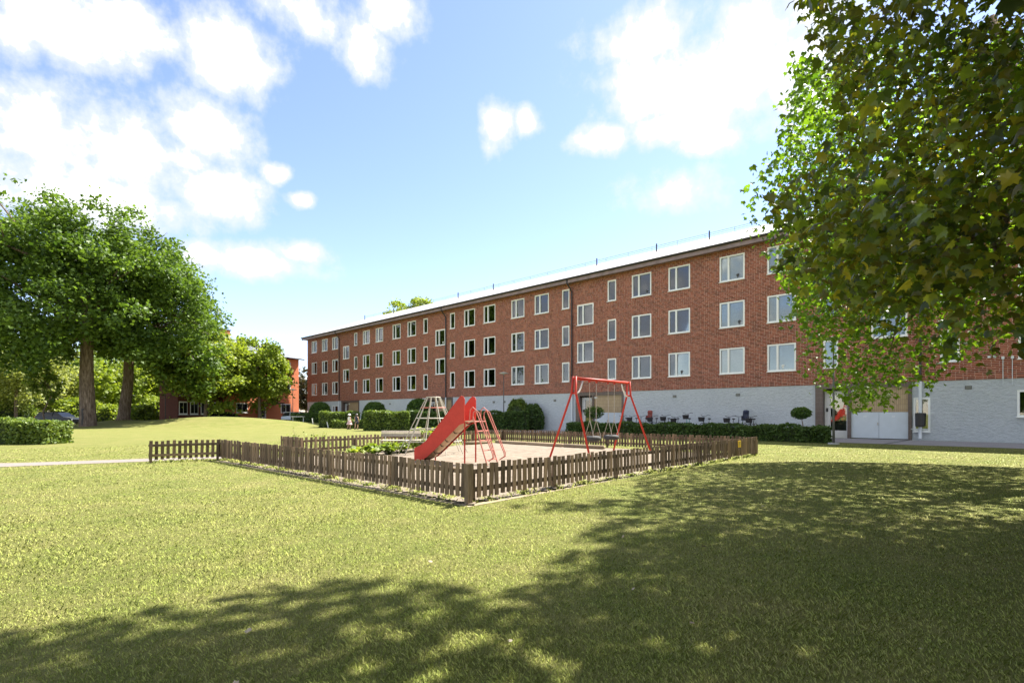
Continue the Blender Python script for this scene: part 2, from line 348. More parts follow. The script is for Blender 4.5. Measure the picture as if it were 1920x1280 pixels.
LEAF = {
 'oak': leafy('leaf_oak', (0.042, 0.088, 0.013), (0.165, 0.255, 0.045), 0.45),
 'lime': leafy('leaf_lime', (0.10, 0.165, 0.018), (0.34, 0.40, 0.06), 0.48),
 'pale': leafy('leaf_pale', (0.15, 0.19, 0.05), (0.42, 0.45, 0.15), 0.45),
 'mid': leafy('leaf_mid', (0.07, 0.13, 0.016), (0.26, 0.33, 0.055), 0.45),
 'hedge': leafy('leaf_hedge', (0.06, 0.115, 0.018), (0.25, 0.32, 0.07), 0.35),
 'hedge_dark': leafy('leaf_hedge_dark', (0.030, 0.070, 0.016), (0.125, 0.195, 0.045), 0.30),  # darker leaf copy: shade on the low and long hedges put into colour
 'topiary': leafy('leaf_topiary', (0.035, 0.085, 0.014), (0.12, 0.20, 0.032), 0.30),
 'bronze': leafy('leaf_bronze', (0.040, 0.055, 0.014), (0.220, 0.205, 0.030), 0.58, 0.36, (1.5, 1.4, 0.4), spec=0.5, stops=[(0.0, (0.040, 0.060, 0.018)), (0.3, (0.085, 0.130, 0.024)), (0.48, (0.115, 0.105, 0.022)), (0.58, (0.14, 0.21, 0.03)), (0.82, (0.20, 0.225, 0.035)), (1.0, (0.29, 0.25, 0.035))]),
 'maple': leafy('leaf_maple', (0.055, 0.120, 0.014), (0.200, 0.310, 0.040), 0.58, 0.42, (1.3, 1.35, 0.4), spec=0.45),
 'dark': leafy('leaf_dark', (0.030, 0.038, 0.018), (0.10, 0.085, 0.045), 0.2),
}
LEAF_S = leafy('leaf_bronze_single', (0.040, 0.058, 0.014), (0.225, 0.205, 0.030), 0.58, 0.36, (1.5, 1.4, 0.4), attr=False, spec=0.5, stops=[(0.0, (0.040, 0.060, 0.018)), (0.3, (0.085, 0.130, 0.024)), (0.48, (0.115, 0.105, 0.022)), (0.58, (0.14, 0.21, 0.03)), (0.82, (0.20, 0.225, 0.035)), (1.0, (0.29, 0.25, 0.035))])

# ------------------------------------------------------------------ the setting
MOUNDS = [(-29.5, 51.5, 9.5, 4.2, 1.0), (-41.0, 53.5, 3.5, 3.0, 0.45)]
def gz(x, y):
    z = 0.0
    for (a, b, rx, ry, h) in MOUNDS: z = z + h * np.exp(-(((x - a) / rx) ** 2 + ((y - b) / ry) ** 2))
    return np.where(z < 0.01, 0, z - 0.01)
def axis(lo, hi, flo, fhi, fine):
    a = [lo]; 
    while a[-1] < flo: a.append(min(flo, a[-1] + max(fine, (flo - a[-1]) * 0.35)))
    n = int((fhi - flo) / fine); a += list(np.linspace(flo, fhi, n)[1:])
    while a[-1] < hi: a.append(a[-1] + max(fine, (a[-1] - fhi) * 0.5 + fine))
    return np.array(a)
gx = axis(-3000, 3000, -70, 10, 1.0); gy = axis(-600, 4000, 35, 75, 0.8)
GX, GY = np.meshgrid(gx, gy); GZ = gz(GX, GY)
nx, ny = len(gx), len(gy)
idx = np.arange(nx * ny).reshape(ny, nx)
FA = np.stack([idx[:-1, :-1], idx[:-1, 1:], idx[1:, 1:], idx[1:, :-1]], -1).reshape(-1, 4)
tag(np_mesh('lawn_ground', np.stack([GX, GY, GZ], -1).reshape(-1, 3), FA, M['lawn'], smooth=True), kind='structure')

# brick block frame: local x along the facade (to the right), y inwards, z up
BA = math.atan2(-0.683, 0.730)
BO = Vector((-27.6, 69.1, 0)); BDX = Vector((0.7302, -0.6832, 0)); BDY = Vector((0.6832, 0.7302, 0))
def bw(s, y, z=0.0): return BO + BDX * s + BDY * y + Vector((0, 0, z))
def s_at(u, y):                            # facade coordinate seen at photo column u on the line local y
    k = (u - 960) / F; P = BO + BDY * y
    return (k * P.y - P.x) / (BDX.x - k * BDX.y)
def sheet(name, pts, z, mat):
    me = bpy.data.meshes.new(name); me.from_pydata([(p[0], p[1], z) for p in pts], [], [tuple(range(len(pts)))]); me.materials.append(mat)
    return tag(link(bpy.data.objects.new(name, me)), kind='structure')
sheet('pavement', [bw(-6, -4.85), bw(95, -4.85), bw(95, -0.02), bw(-6, -0.02)], 0.006, M['paving'])
for k in range(5):
    s0 = 30 + k * 8.5
    sheet('paving_joint', [bw(s0, -4.84), bw(s0 + 0.12, -4.84), bw(s0 + 0.5, -0.1), bw(s0 + 0.38, -0.1)], 0.010, M['asphalt'])
sheet('garden_path', [(-40, 9.6), (-12.6, 12.35), (-9.4, 14.15), (-7.2, 15.3), (-7.9, 16.1), (-10.2, 14.9), (-13.0, 13.45), (-40, 11.0)], 0.006, M['gravel_path'])
sheet('road', [(-120, 55.6), (-37, 58.2), (-34.5, 60.5), (-37, 62.2), (-120, 61)], 0.006, M['asphalt'])
C0 = Vector((-0.60, 7.34, 0)); C1 = Vector((-8.2, 14.35, 0)); C2 = Vector((-9.55, 13.45, 0)); C3 = Vector((7.57, 15.8, 0)); C4 = Vector((-0.4, 23.2, 0))
L1 = Vector((-6.4, 15.5, 0)); P1 = Vector((-7.4, 16.4, 0))
SANDP = [C0 + Vector((0, -0.22, 0)), C3 + Vector((-0.3, -0.05, 0)), C4 + Vector((0, -0.3, 0)), L1 + Vector((0.2, 0.0, 0)), C1 + Vector((0.2, -0.1, 0)), C1 + Vector((0.1, -0.35, 0))]
# sand as a lumpy sheet
sp = [(p.x, p.y) for p in SANDP]
xs = np.arange(-9, 8.4, 0.16); ys = np.arange(6.9, 23.6, 0.16); SX, SY = np.meshgrid(xs, ys)
inside = in_poly(SX, SY, sp)
ph = RNG.uniform(0, 6.28, 14); fx = RNG.uniform(0.6, 5, 14); fy = RNG.uniform(0.6, 5, 14)
SZ = sum(np.sin(SX * a + SY * b + p) for a, b, p in zip(fx, fy, ph)) / 14
SZ = 0.018 + np.clip(SZ, -0.5, 1) * 0.05
idx = np.arange(SX.size).reshape(SX.shape); ok = inside[:-1, :-1] & inside[:-1, 1:] & inside[1:, 1:] & inside[1:, :-1]
FA = np.stack([idx[:-1, :-1], idx[:-1, 1:], idx[1:, 1:], idx[1:, :-1]], -1)[ok]
tag(np_mesh('sand_pit_ground', np.stack([SX, SY, np.maximum(SZ, 0.005)], -1).reshape(-1, 3), FA, M['sand'], smooth=True), kind='structure')
M['dirt'] = plain('dry_dirt', (0.25, 0.205, 0.13), 0.95, var=.3, scale=3, bump=.4)
sheet('sand_edge_ground', [(p.x, p.y) for p in SANDP], 0.0045, M['dirt'])

# ------------------------------------------------------------------ brick apartment block
bld = thing('apartment_block', 'long four storey red brick apartment block with white windows and grey rendered ground floor', 'building', BO, BA)
LEN = 82.0; EAVE = 11.35; PL = 2.85
WINS = []                                  # s0, s1, z0, z1, kind
rows = [(3.70, 5.25), (6.50, 8.05), (9.30, 10.85)]
big = [(1.25, 2.72), (4.12, 5.6), (6.82, 8.3), (14.08, 15.56), (16.8, 18.28), (20.12, 21.6), (22.85, 24.32), (31.73, 33.2), (34.34, 35.81), (37.73, 39.2), (40.32, 41.79),
       (49.18, 50.65), (51.88, 53.35), (55.22, 56.69), (57.95, 59.44), (68.23, 69.7), (71.2, 72.68)]
narrow = [(12.13, 12.83), (25.57, 26.27), (29.72, 30.42), (43.11, 43.81), (47.22, 47.92), (60.77, 61.45), (65.6, 66.3)]
stair = [(9.52, 10.99), (27.5, 28.97), (44.54, 46.01), (62.9, 64.37)]
for (a, b) in big:
    for (z0, z1) in rows: WINS.append((a, b, z0, z1, 'big'))
for (a, b) in narrow:
    for (z0, z1) in rows: WINS.append((a, b, z0 + 0.03, z1 - 0.03, 'narrow'))
for (a, b) in stair:
    for (z0, z1) in [(5.11, 6.63), (7.91, 9.44)]: WINS.append((a, b, z0, z1, 'big'))
LOW = [(6.85, 8.3, 1.45, 2.3, 'low'), (68.2, 69.6, 1.15, 2.33, 'low'), (64.6, 65.24, 0.42, 2.07, 'mirror')]
ENT = [(9.15, 13.26), (26.0, 30.1), (44.42, 48.52), (60.39, 64.54)]
def holed_wall(name, s0, s1, z0, z1, holes, mat, depth, y=0.0):
    S_ = sorted({s0, s1} | {h[0] for h in holes} | {h[1] for h in holes}); Z_ = sorted({z0, z1} | {h[2] for h in holes} | {h[3] for h in holes})
    mb = MB()
    for i in range(len(S_) - 1):
        k = 0
        while k < len(Z_) - 1:
            cs = (S_[i] + S_[i + 1]) / 2
            def solid(k):
                cz = (Z_[k] + Z_[k + 1]) / 2; return not any(h[0] < cs < h[1] and h[2] < cz < h[3] for h in holes)
            if not solid(k): k += 1; continue
            j = k
            while j + 1 < len(Z_) - 1 and solid(j + 1): j += 1
            mb.quad((S_[i], y, Z_[k]), (S_[i + 1], y, Z_[k]), (S_[i + 1], y, Z_[j + 1]), (S_[i], y, Z_[j + 1])); k = j + 1
    for h in holes:
        a, b, c, d = h[:4]; e = y + depth
        mb.quad((a, y, c), (a, e, c), (a, e, d), (a, y, d)); mb.quad((b, y, c), (b, y, d), (b, e, d), (b, e, c))
        mb.quad((a, y, d), (a, e, d), (b, e, d), (b, y, d))
        if c > z0 + 0.01: mb.quad((a, y, c), (b, y, c), (b, e, c), (a, e, c))
    return mb.build(name, mat, bld)
holed_wall('brick_wall', 0, LEN, PL, EAVE, WINS, M['mortar'], 0.16)
holed_wall('rendered_wall', 0, LEN, -0.05, PL, [(a, b, -0.05, 2.86) for a, b in ENT] + LOW, M['render'], 0.16, 0.015)
mb = MB()   # remaining sides and the rooms' back wall
mb.quad((0, 0, -.05), (0, 11, -.05), (0, 11, EAVE), (0, 0, EAVE)); mb.quad((LEN, 0, -.05), (LEN, 0, EAVE), (LEN, 11, EAVE), (LEN, 11, -.05)); mb.quad((0, 11, -.05), (LEN, 11, -.05), (LEN, 11, EAVE), (0, 11, EAVE))
mb.build('gable_wall', M['mortar'], bld)
MB().quad((0.05, 1.3, 0), (LEN, 1.3, 0), (LEN, 1.3, EAVE), (0.05, 1.3, EAVE)).build('room_wall', M['room'], bld)
# bricks: two stretchers and a header per repeat, every course shifted; real relief
bl = []
course = 0.080; nrow = int((EAVE - PL) / course)
hol = np.array([w[:4] for w in WINS])
for r in range(nrow):
    z0 = PL + r * course + 0.010; z1 = z0 + course - 0.020
    s = 0.006 - random.choice((0.0, 0.13, 0.26, 0.39)); q = random.randrange(3)
    near = hol[(hol[:, 2] < z1) & (hol[:, 3] > z0)]
    while s < 71.5:
        ln = 0.118 if q % 3 == 2 else 0.25; q += 1
        a, b = max(s, 0.004), s + ln; s = b + 0.019
        if b - a < 0.03: continue
        segs = [(a, b)]
        for h in near:
            ns = []
            for (x0, x1) in segs:
                if x1 <= h[0] or x0 >= h[1]: ns.append((x0, x1)); continue
                if x0 < h[0] - 0.02: ns.append((x0, h[0] - 0.004))
                if x1 > h[1] + 0.02: ns.append((h[1] + 0.004, x1))
            segs = ns
        for (x0, x1) in segs: bl.append((x0, x1, z0, z1))
bl = np.array(bl); full = np.abs((bl[:, 1] - bl[:, 0]) - 0.25) < 1e-4
dist = np.hypot((bl[:, 0] - 67.0) * 0.8, (bl[:, 2] - PL) * 1.6) + np.where(full & (bl[:, 0] > 64.95) & (bl[:, 1] < 68.9), 0, 1e3)
order = np.argsort(dist); single = order[:300]; rest = np.setdiff1d(np.arange(len(bl)), single)
mb = MB(); mb.box((0.125, 0.0, (course - 0.020) / 2), (0.25, 0.022, course - 0.020)); b0 = None
for i in single:
    if b0 is None: b0 = mb.build('brick', M['brick1'], bld); o = b0
    else: o = share(b0, 'brick', bld)
    o.location = (bl[i, 0], -0.003 + random.uniform(-.002, .002), bl[i, 2])
R = bl[rest]; n = len(R); pr = RNG.uniform(0.009, 0.014, n)
V = np.zeros((n, 8, 3))
for k, (ix, iz, fy) in enumerate([(0, 2, 1), (1, 2, 1), (1, 3, 1), (0, 3, 1), (0, 2, 0), (1, 2, 0), (1, 3, 0), (0, 3, 0)]):
    V[:, k, 0] = R[:, ix]; V[:, k, 2] = R[:, iz]; V[:, k, 1] = -pr if fy else 0.001
fq = np.array([(0, 1, 2, 3), (0, 4, 5, 1), (1, 5, 6, 2), (2, 6, 7, 3), (3, 7, 4, 0)])
FA = (np.arange(n)[:, None, None] * 8 + fq[None]).reshape(-1, 4)
tag(np_mesh('brick_courses', V.reshape(-1, 3), FA, M['brick'], bld, np.repeat(RNG.uniform(0, 1, n), 8)), kind='stuff')
# windows
wcache = {}
def window(a, b, z0, z1, kind):
    w, h = round(b - a, 2), round(z1 - z0, 2); key = (w, h, kind)
    fr = 0.085; y0, y1 = -0.02, 0.10
    if key not in wcache:
        mb = MB()
        mb.box((fr / 2, 0.04, h / 2), (fr, 0.12, h)); mb.box((w - fr / 2, 0.04, h / 2), (fr, 0.12, h))
        mb.box((w / 2, 0.04, fr / 2), (w - 2 * fr, 0.118, fr)); mb.box((w / 2, 0.04, h - fr / 2), (w - 2 * fr, 0.118, fr))
        mx = 0.36 * w
        if kind in ('big', 'low'):
            mb.box((mx, 0.04, h / 2), (0.11, 0.112, h - 2 * fr))
            panes = [(fr, mx - 0.055), (mx + 0.055, w - fr)]
        else: panes = [(fr, w - fr)]
        inner = MB()
        fo = mb.build('window', M['white_frame'], bld); po = []
        for (p0, p1) in panes:
            pm = MB(); pm.box(((p0 + p1) / 2, 0.055, h / 2), (p1 - p0, 0.008, h - 2 * fr)); po.append(pm.build('pane', M['glass'], fo))
        sm = MB(); sm.box((w / 2, -0.045, -0.018), (w + 0.06, 0.13, 0.03)); si = sm.build('sill', M['white_frame'], fo)
        wcache[key] = (fo, po, si, panes)
    else:
        f0, p0s, s0, panes = wcache[key]
        fo = share(f0, 'window', bld)
        for p in p0s: share(p, 'pane', fo)
        share(s0, 'sill', fo)
    fo.location = (a, 0.02, z0)
    # what hangs behind the glass; extra left curtains added to imitate pale reflections
    r = random.random()
    if kind == 'narrow':
        if r < 0.75: MB().box((w / 2, 0.15, h / 2), (w - 0.1, 0.006, h - 0.1)).build('blind', M['blind'] if r < .45 else M['curtain'], fo)
    elif kind == 'big':
        right = a > 44
        if r < (0.64 if right else 0.50): MB().box((w / 2, 0.16, h / 2), (w - 0.1, 0.006, h - 0.1)).build('curtain', M['curtain'] if random.random() < .7 else M['blind'], fo)
        elif r < 0.85:
            mb = MB(); k = random.choice((0.28, 0.4)); n = 9
            for sd in (0, 1):
                pts = []
                for i in range(n + 1):
                    x = 0.1 + (w * k - 0.1) * i / n; x = w - x if sd else x
                    pts.append((x, 0.17 + 0.025 * math.sin(i * 2.2)))
                for i in range(n): mb.quad((pts[i][0], pts[i][1], 0.05), (pts[i + 1][0], pts[i + 1][1], 0.05), (pts[i + 1][0], pts[i + 1][1], h - 0.05), (pts[i][0], pts[i][1], h - 0.05))
            mb.build('curtain', M['curtain'], fo)
        if random.random() < 0.35:      # plant or lamp on the inner sill
            mb = MB(); cx = random.uniform(0.6, 1.2); mb.lathe([(0.0, 0.1), (0.07, 0.1), (0.09, 0.22), (0.12, 0.34), (0.03, 0.42), (0.0, 0.42)], (cx, 0.125, 0), 8); mb.build('sill_ornament', random.choice((M['curtain'], M['rubber'], LEAF['topiary'])), fo)
for wv in WINS: window(*wv)
for wv in LOW: window(*wv)
# entrances
def entrance(s0, s1, full):
    d = 0.9; w = s1 - s0
    mb = MB(); mb.box((s0 + 0.18, d / 2 - 0.03, 1.31), (0.36, d + 0.02, 2.62)); mb.box((s0 + 1.56, 0.10, 1.31), (0.16, 0.30, 2.62)); mb.box((s1 - 0.07, 0.1, 1.31), (0.14, 0.30, 2.62)); mb.box(((s0 + s1) / 2, 0.1, 2.745), (w, 0.31, 0.25)); mb.build('tile_pillar', M['brown_tile'], bld)
    MB().box(((s0 + s1) / 2, d + 0.6, 1.4), (w, 0.02, 2.8)).build('lobby_wall', M['room'], bld)
    MB().box(((s0 + s1) / 2, d * .8, 2.75), (w, d * 1.2, 0.02)).build('lobby_ceiling', M['curtain'], bld)
    px0, px1 = s0 + 1.64, s1 - 0.14
    MB().box(((px0 + px1) / 2, 0.09, 2.0), (px1 - px0, 0.1, 1.24)).build('tile_panel', M['tan_tile'], bld)
    for (a, b) in ((px0, (px0 + px1) / 2 - .006), ((px0 + px1) / 2 + .006, px1)):
        lf = MB().box(((a + b) / 2, 0.075, 0.71), (b - a, 0.05, 1.33)).build('store_door', M['door_paint'], bld)
        MB().box(((a + b) / 2, 0.045, 1.15), (0.14, 0.012, 0.1)).build('vent_grille', M['pipe_white'], lf)
        if a == px0: MB().box((b - 0.04, 0.035, 0.78), (0.03, 0.05, 0.14)).build('handle', M['chain'], lf)
    # glazed entrance door
    a, b = s0 + 0.38, s0 + 1.47; y = 0.32
    mb = MB(); mb.box((a + .14, y, 1.25), (.28, .07, 2.5)); mb.box((b - .04, y, 1.25), (.08, .07, 2.5)); mb.box(((a + b) / 2 + .1, y, 2.4), (b - a - .36, .068, .2)); mb.box(((a + b) / 2 + .1, y, .2), (b - a - .36, .068, .4))
    dr = mb.build('entrance_door', M['door_white'], bld)
    MB().box(((a + b) / 2 + .1, y, 1.35), (b - a - .36, .012, 1.9)).build('pane', M['glass'], dr)
    mb = MB(); mb.tube([(a + .32, y - .04, 1.05), (a + .32, y - .09, 1.05), (a + .44, y - .09, 1.05)], .012, 6); mb.box((a + .32, y - .04, 1.05), (.04, .02, .2)); mb.build('handle', M['chain'], dr)
    MB().box((a + .12, y - .045, 1.5), (.1, .02, .2)).build('entry_phone', M['dark_metal'], dr)
    pl = MB().box((px0 + 0.13, 0.025, 2.46), (0.24, 0.02, 0.13)).build('number_plate', M['white_paint'], bld)
for k, (a, b) in enumerate(ENT): entrance(a, b, True)
# number on the plates: small dark strokes like the unreadable digits in the photo
for (a, b) in ENT:
    mb = MB()
    for k, x in enumerate((0.075, 0.125, 0.175)):
        X = a + 1.64 + x; mb.box((X, 0.013, 2.46), (0.012, 0.004, 0.075))
        if k: mb.box((X + 0.014, 0.013, 2.46 + (0.03 if k == 1 else -0.03)), (0.02, 0.004, 0.012)); mb.box((X + 0.014, 0.013, 2.46), (0.02, 0.004, 0.012))
    mb.build('plate_digits', M['dark_metal'], bld)
# vents in the rendered wall
for (sv, zv) in [(2.0, 2.3), (19.6, 2.35), (35.6, 2.3), (36.9, 2.3), (42.4, 2.32), (52.3, 2.42), (56.3, 2.42), (66.6, 2.5)]:
    mb = MB(); mb.box((sv, 0.008, zv), (0.24, 0.03, 0.16)); vo = mb.build('wall_vent', M['lamp_grey'], bld)
    for k in range(3): MB().box((sv, -0.012, zv - .045 + k * .045), (0.2, 0.012, 0.014)).build('vent_louvre', M['lamp_shade'], vo)
# roof
OV = 0.55; y0, y1, x0, x1 = -OV, 11 + OV, -OV, LEN + OV; RZ = 14.1; RB = EAVE + 0.12
mb = MB(); mb.add([(x0, y0, RB), (x1, y0, RB), (x1, y1, RB), (x0, y1, RB), (5.6, 5.5, RZ), (x1 - 6, 5.5, RZ)], [(0, 1, 5, 4), (1, 2, 5), (2, 3, 4, 5), (3, 0, 4)]); rf = mb.build('roof', M['roof'], bld)
mb = MB(); mb.box(((x0 + x1) / 2, y0 + 0.012, RB - 0.17), (x1 - x0, 0.03, 0.34)); mb.box((x0 + 0.012, 5.5, RB - 0.13), (0.03, y1 - y0 - .06, 0.27)); mb.box(((x0 + x1) / 2, (y0) / 2 + 0.02, RB - 0.25), (x1 - x0 - .1, OV - 0.03, 0.02)); mb.box((x0 / 2 + .0, 5.5, RB - 0.252), (OV - 0.05, y1 - y0 - .3, 0.02)); mb.build('fascia', M['fascia'], rf)
mb = MB(); mb.tube([(x0, y0 - 0.07, RB - 0.03), (x1, y0 - 0.07, RB - 0.03)], 0.075, 8); mb.tube([(x0 - .07, y0, RB - .03), (x0 - .07, y1, RB - .03)], .075, 8); mb.build('gutter', M['dark_metal'], rf)
mb = MB()
for k in range(34): mb.tube([(6 + k * 2.1, 5.15, RZ - 0.2), (6 + k * 2.1, 5.1, RZ + 0.2)], 0.010, 5)
mb.tube([(6, 5.1, RZ + 0.2), (76, 5.1, RZ + 0.2)], 0.012, 5); mb.tube([(6, 5.12, RZ + 0.08), (76, 5.12, RZ + 0.08)], 0.009, 5); mb.build('roof_rail', M['lamp_grey'], rf)
for u in (684, 738, 859, 925, 1119, 1231, 1330):
    sv = s_at(u, 4.2); MB().tube([(sv, 4.2, 13.3), (sv, 4.2, 14.15)], 0.05, 8).build('vent_pipe', M['dark_metal'], rf)
for sp_ in (8.75, 29.2, 44.12, 64.87):
    mb = MB(); mb.tube([(sp_ - .12, y0 - .05, RB - .1), (sp_ - .12, y0 - .02, RB - .32), (sp_, -.12, RB - .95), (sp_, -.12, PL)], .055, 8)
    for zz in (4.2, 6.9, 9.6): mb.ring((sp_, -.12, zz), .056, .014, 'Z', 10, 4)
    mb.build('downpipe', M['dark_metal'], bld)
    mb = MB(); mb.tube([(sp_, -.12, PL), (sp_, -.12, .42), (sp_, -.14, .3), (sp_, -.2, .08)], .066, 8); mb.ring((sp_, -.12, .45), .068, .014, 'Z', 10, 4); mb.build('downpipe_foot', M['pipe_white'], bld)
# cable conduits on the right
for k, sv in enumerate((67.75, 68.05)):
    mb = MB(); mb.box((sv, -.04, 3.78), (.1, .06, .12)); mb.tube([(sv, -.03, 3.75), (sv, -.03, 2.55)], .014, 6); mb.build('cable_conduit', M['pipe_white'], bld)
for sv in (67.3, 67.48): MB().box((sv, -.05, 3.85), (.1, .08, .1)).build('junction_box', M['pipe_white'], bld)
# letter bin on the downpipe
bn = thing('litter_bin', 'black metal litter bin fixed to the white downpipe right of the store doors', 'litter bin', bw(64.87, -0.32), BA)
MB().lathe([(0, .66), (.15, .66), (.17, .70), (.185, 1.28), (.17, 1.32), (0, 1.34)], n=14).build('bin_body', M['dark_metal'], bn)
MB().box((0, .16, 1.0), (.06, .1, .5)).build('bracket', M['lamp_grey'], bn); MB().box((0, .17, .55), (.7, .03, .04)).build('crossbar', M['pipe_white'], bn)

# ------------------------------------------------------------------ foliage tools
MAPLE = np.array([(0, 0, 0), (.10, -.02, 0), (.30, -.13, -.02), (.25, .05, -.01), (.50, .10, -.05), (.42, .20, -.03), (.52, .42, -.08), (.27, .40, -.03), (.20, .56, -.04), (.12, .60, -.03), (0, .95, -.10),
                  (-.12, .60, -.03), (-.20, .56, -.04), (-.27, .40, -.03), (-.52, .42, -.08), (-.42, .20, -.03), (-.50, .10, -.05), (-.25, .05, -.01), (-.30, -.13, -.02), (-.10, -.02, 0), (0, .30, .03)], float)
MAPLE[:, 2] -= .24 * np.abs(MAPLE[:, 0]) + .16 * MAPLE[:, 1] ** 2
MAPLE_F = np.array([(20, i, i + 1) for i in range(1, 19)] + [(20, 0, 1), (20, 19, 0)])
MAPLE_S = MAPLE[[0, 2, 4, 5, 6, 7, 9, 10, 11, 13, 14, 15, 16, 18, 20]]; MAPLE_SF = np.array([(14, i, i + 1) for i in range(0, 13)] + [(14, 13, 0)])
CLUMP = np.array([(-.5, -.1, 0), (-.1, -.35, .06), (.45, -.2, -.05), (.15, .05, .10), (.5, .35, 0), (0, .5, -.08), (-.4, .35, .05)], float)
CLUMP_F = np.array([(0, 1, 3), (1, 2, 3), (3, 4, 5), (3, 5, 6), (3, 6, 0)])
def rand_rot(n, up=0.0, rng=RNG):
    q = rng.normal(size=(n, 3)); q[:, 2] = np.abs(q[:, 2]) + up; q /= np.linalg.norm(q, axis=1)[:, None]          # normal
    a = rng.normal(size=(n, 3)); x = np.cross(a, q); x /= np.linalg.norm(x, axis=1)[:, None] + 1e-9; y = np.cross(q, x)
    return np.stack([x, y, q], -1)                    # columns
def scatter(name, tmpl, tf, P, Rm, size, mat, parent, tone):
    V = (np.einsum('nij,kj->nki', Rm, tmpl) * size[:, None, None] + P[:, None, :]); k = len(tmpl)
    FA = (np.arange(len(P))[:, None, None] * k + tf[None]).reshape(-1, tf.shape[1])
    return np_mesh(name, V.reshape(-1, 3), FA, mat, parent, np.repeat(tone, k))
def crown_points(n, center, rad, lobes, rng, shell=0.5, lobe_r=(0.28, 0.45), keep=None):
    """points in clumpy lobes that fill an ellipsoid"""
    c = np.array(center); r = np.array(rad)
    lobes = int(lobes * 5)
    d = rng.normal(size=(lobes, 3)); d /= np.linalg.norm(d, axis=1)[:, None]
    bump_ = 1 + .16 * np.sin(d[:, 0] * 4.3 + c[0]) * np.sin(d[:, 2] * 5.1 + 1) + .10 * np.sin(d[:, 1] * 7 + d[:, 2] * 6)
    lc = d * (rng.uniform(0.12, 1.0, lobes) ** 0.42 * .90 * bump_)[:, None]; lr = rng.uniform(*lobe_r, lobes) * .55
    w = lr ** 1.6; li = rng.choice(lobes, n, p=w / w.sum())
    e = rng.normal(size=(n, 3)) * .52; e[:, 2] *= .62
    e *= lr[li][:, None]; e[:, 2] -= .35 * (e[:, 0] ** 2 + e[:, 1] ** 2) / lr[li]
    P = c + (lc[li] + e) * r
    tone = np.clip(0.48 + rng.normal(0, .19, n) + (rng.uniform(-.22, .22, lobes))[li], 0, 1)
    if keep is not None:
        k = keep(P); P, tone = P[k], tone[k]
    return P, tone, c + lc * r
def limbs(mb, base, top, r0, centers, rng, n=8, k=10, bend=0.6, ok=None):
    base = Vector(base); top = Vector(top)
    tr = [base + Vector((0, 0, -0.1)), base + Vector((0, 0, .25)), base.lerp(top, .3) + Vector((rng.normal() * .15, rng.normal() * .15, 0)), base.lerp(top, .65) + Vector((rng.normal() * .3, rng.normal() * .3, 0)), top]
    mb.tube(tr, [r0 * 1.5, r0 * 1.12, r0 * .92, r0 * .72, r0 * .4], 10)
    for i in rng.permutation(len(centers))[:k]:
        cpt = Vector(centers[i]); f = rng.uniform(.5, .95); st = base.lerp(top, f); mid = st.lerp(cpt, .5) + Vector((rng.normal() * bend, rng.normal() * bend, rng.normal() * bend + .4)); r = r0 * rng.uniform(.22, .38)
        if ok is not None and not ok(np.array([tuple(cpt), tuple(st.lerp(cpt, .75)), tuple(mid)])).all(): continue
        mb.tube([st, st.lerp(mid, .5) + Vector((0, 0, .15)), mid, cpt], [r * 1.15, r * .85, r * .6, r * .2], 6)
        for _ in range(3):
            if ok is not None and not ok(np.array([tuple(cpt), tuple(mid)])).all(): break
            e = cpt + Vector(rng.normal(size=3) * r0 * 2.2)
            if ok is not None and not ok(np.array([tuple(e)])).all(): continue
            mb.tube([mid.lerp(cpt, rng.uniform(.1, .7)), e], [r * .35, r * .08], 5)
def tree(name, label, base, height, rad, zc, leaf, nleaf, kind, seed, lobes=26, trunk_r=0.2, keep=None, group=None, tmpl='clump', shell=.5, cat='tree', lobe_r=(.28, .45), up=.25, k=10, off=(0, 0)):
    rng = np.random.default_rng(seed); base = Vector(base)
    root = thing(name, label, cat, base, 0, group)
    c = (off[0], off[1], zc); P, tone, lc = crown_points(nleaf, c, rad, lobes, rng, shell, lobe_r, (lambda Q: keep(Q + np.array(base))) if keep else None)
    mb = MB(); limbs(mb, (0, 0, 0), (off[0] * .5, off[1] * .5, zc + rad[2] * .35), trunk_r, lc, rng, k=k, ok=(lambda Q: keep(Q + np.array(base))) if keep else None); mb.build('trunk', M['bark_big'] if trunk_r > .4 else M['bark'], root, True)
    T, TF = (CLUMP, CLUMP_F) if tmpl == 'clump' else (MAPLE, MAPLE_F)
    scatter('crown', T, TF, P, rand_rot(len(P), up, rng), rng.uniform(.65, 1.25, len(P)) * leaf, LEAF[kind], root, tone)
    return root, P, tone
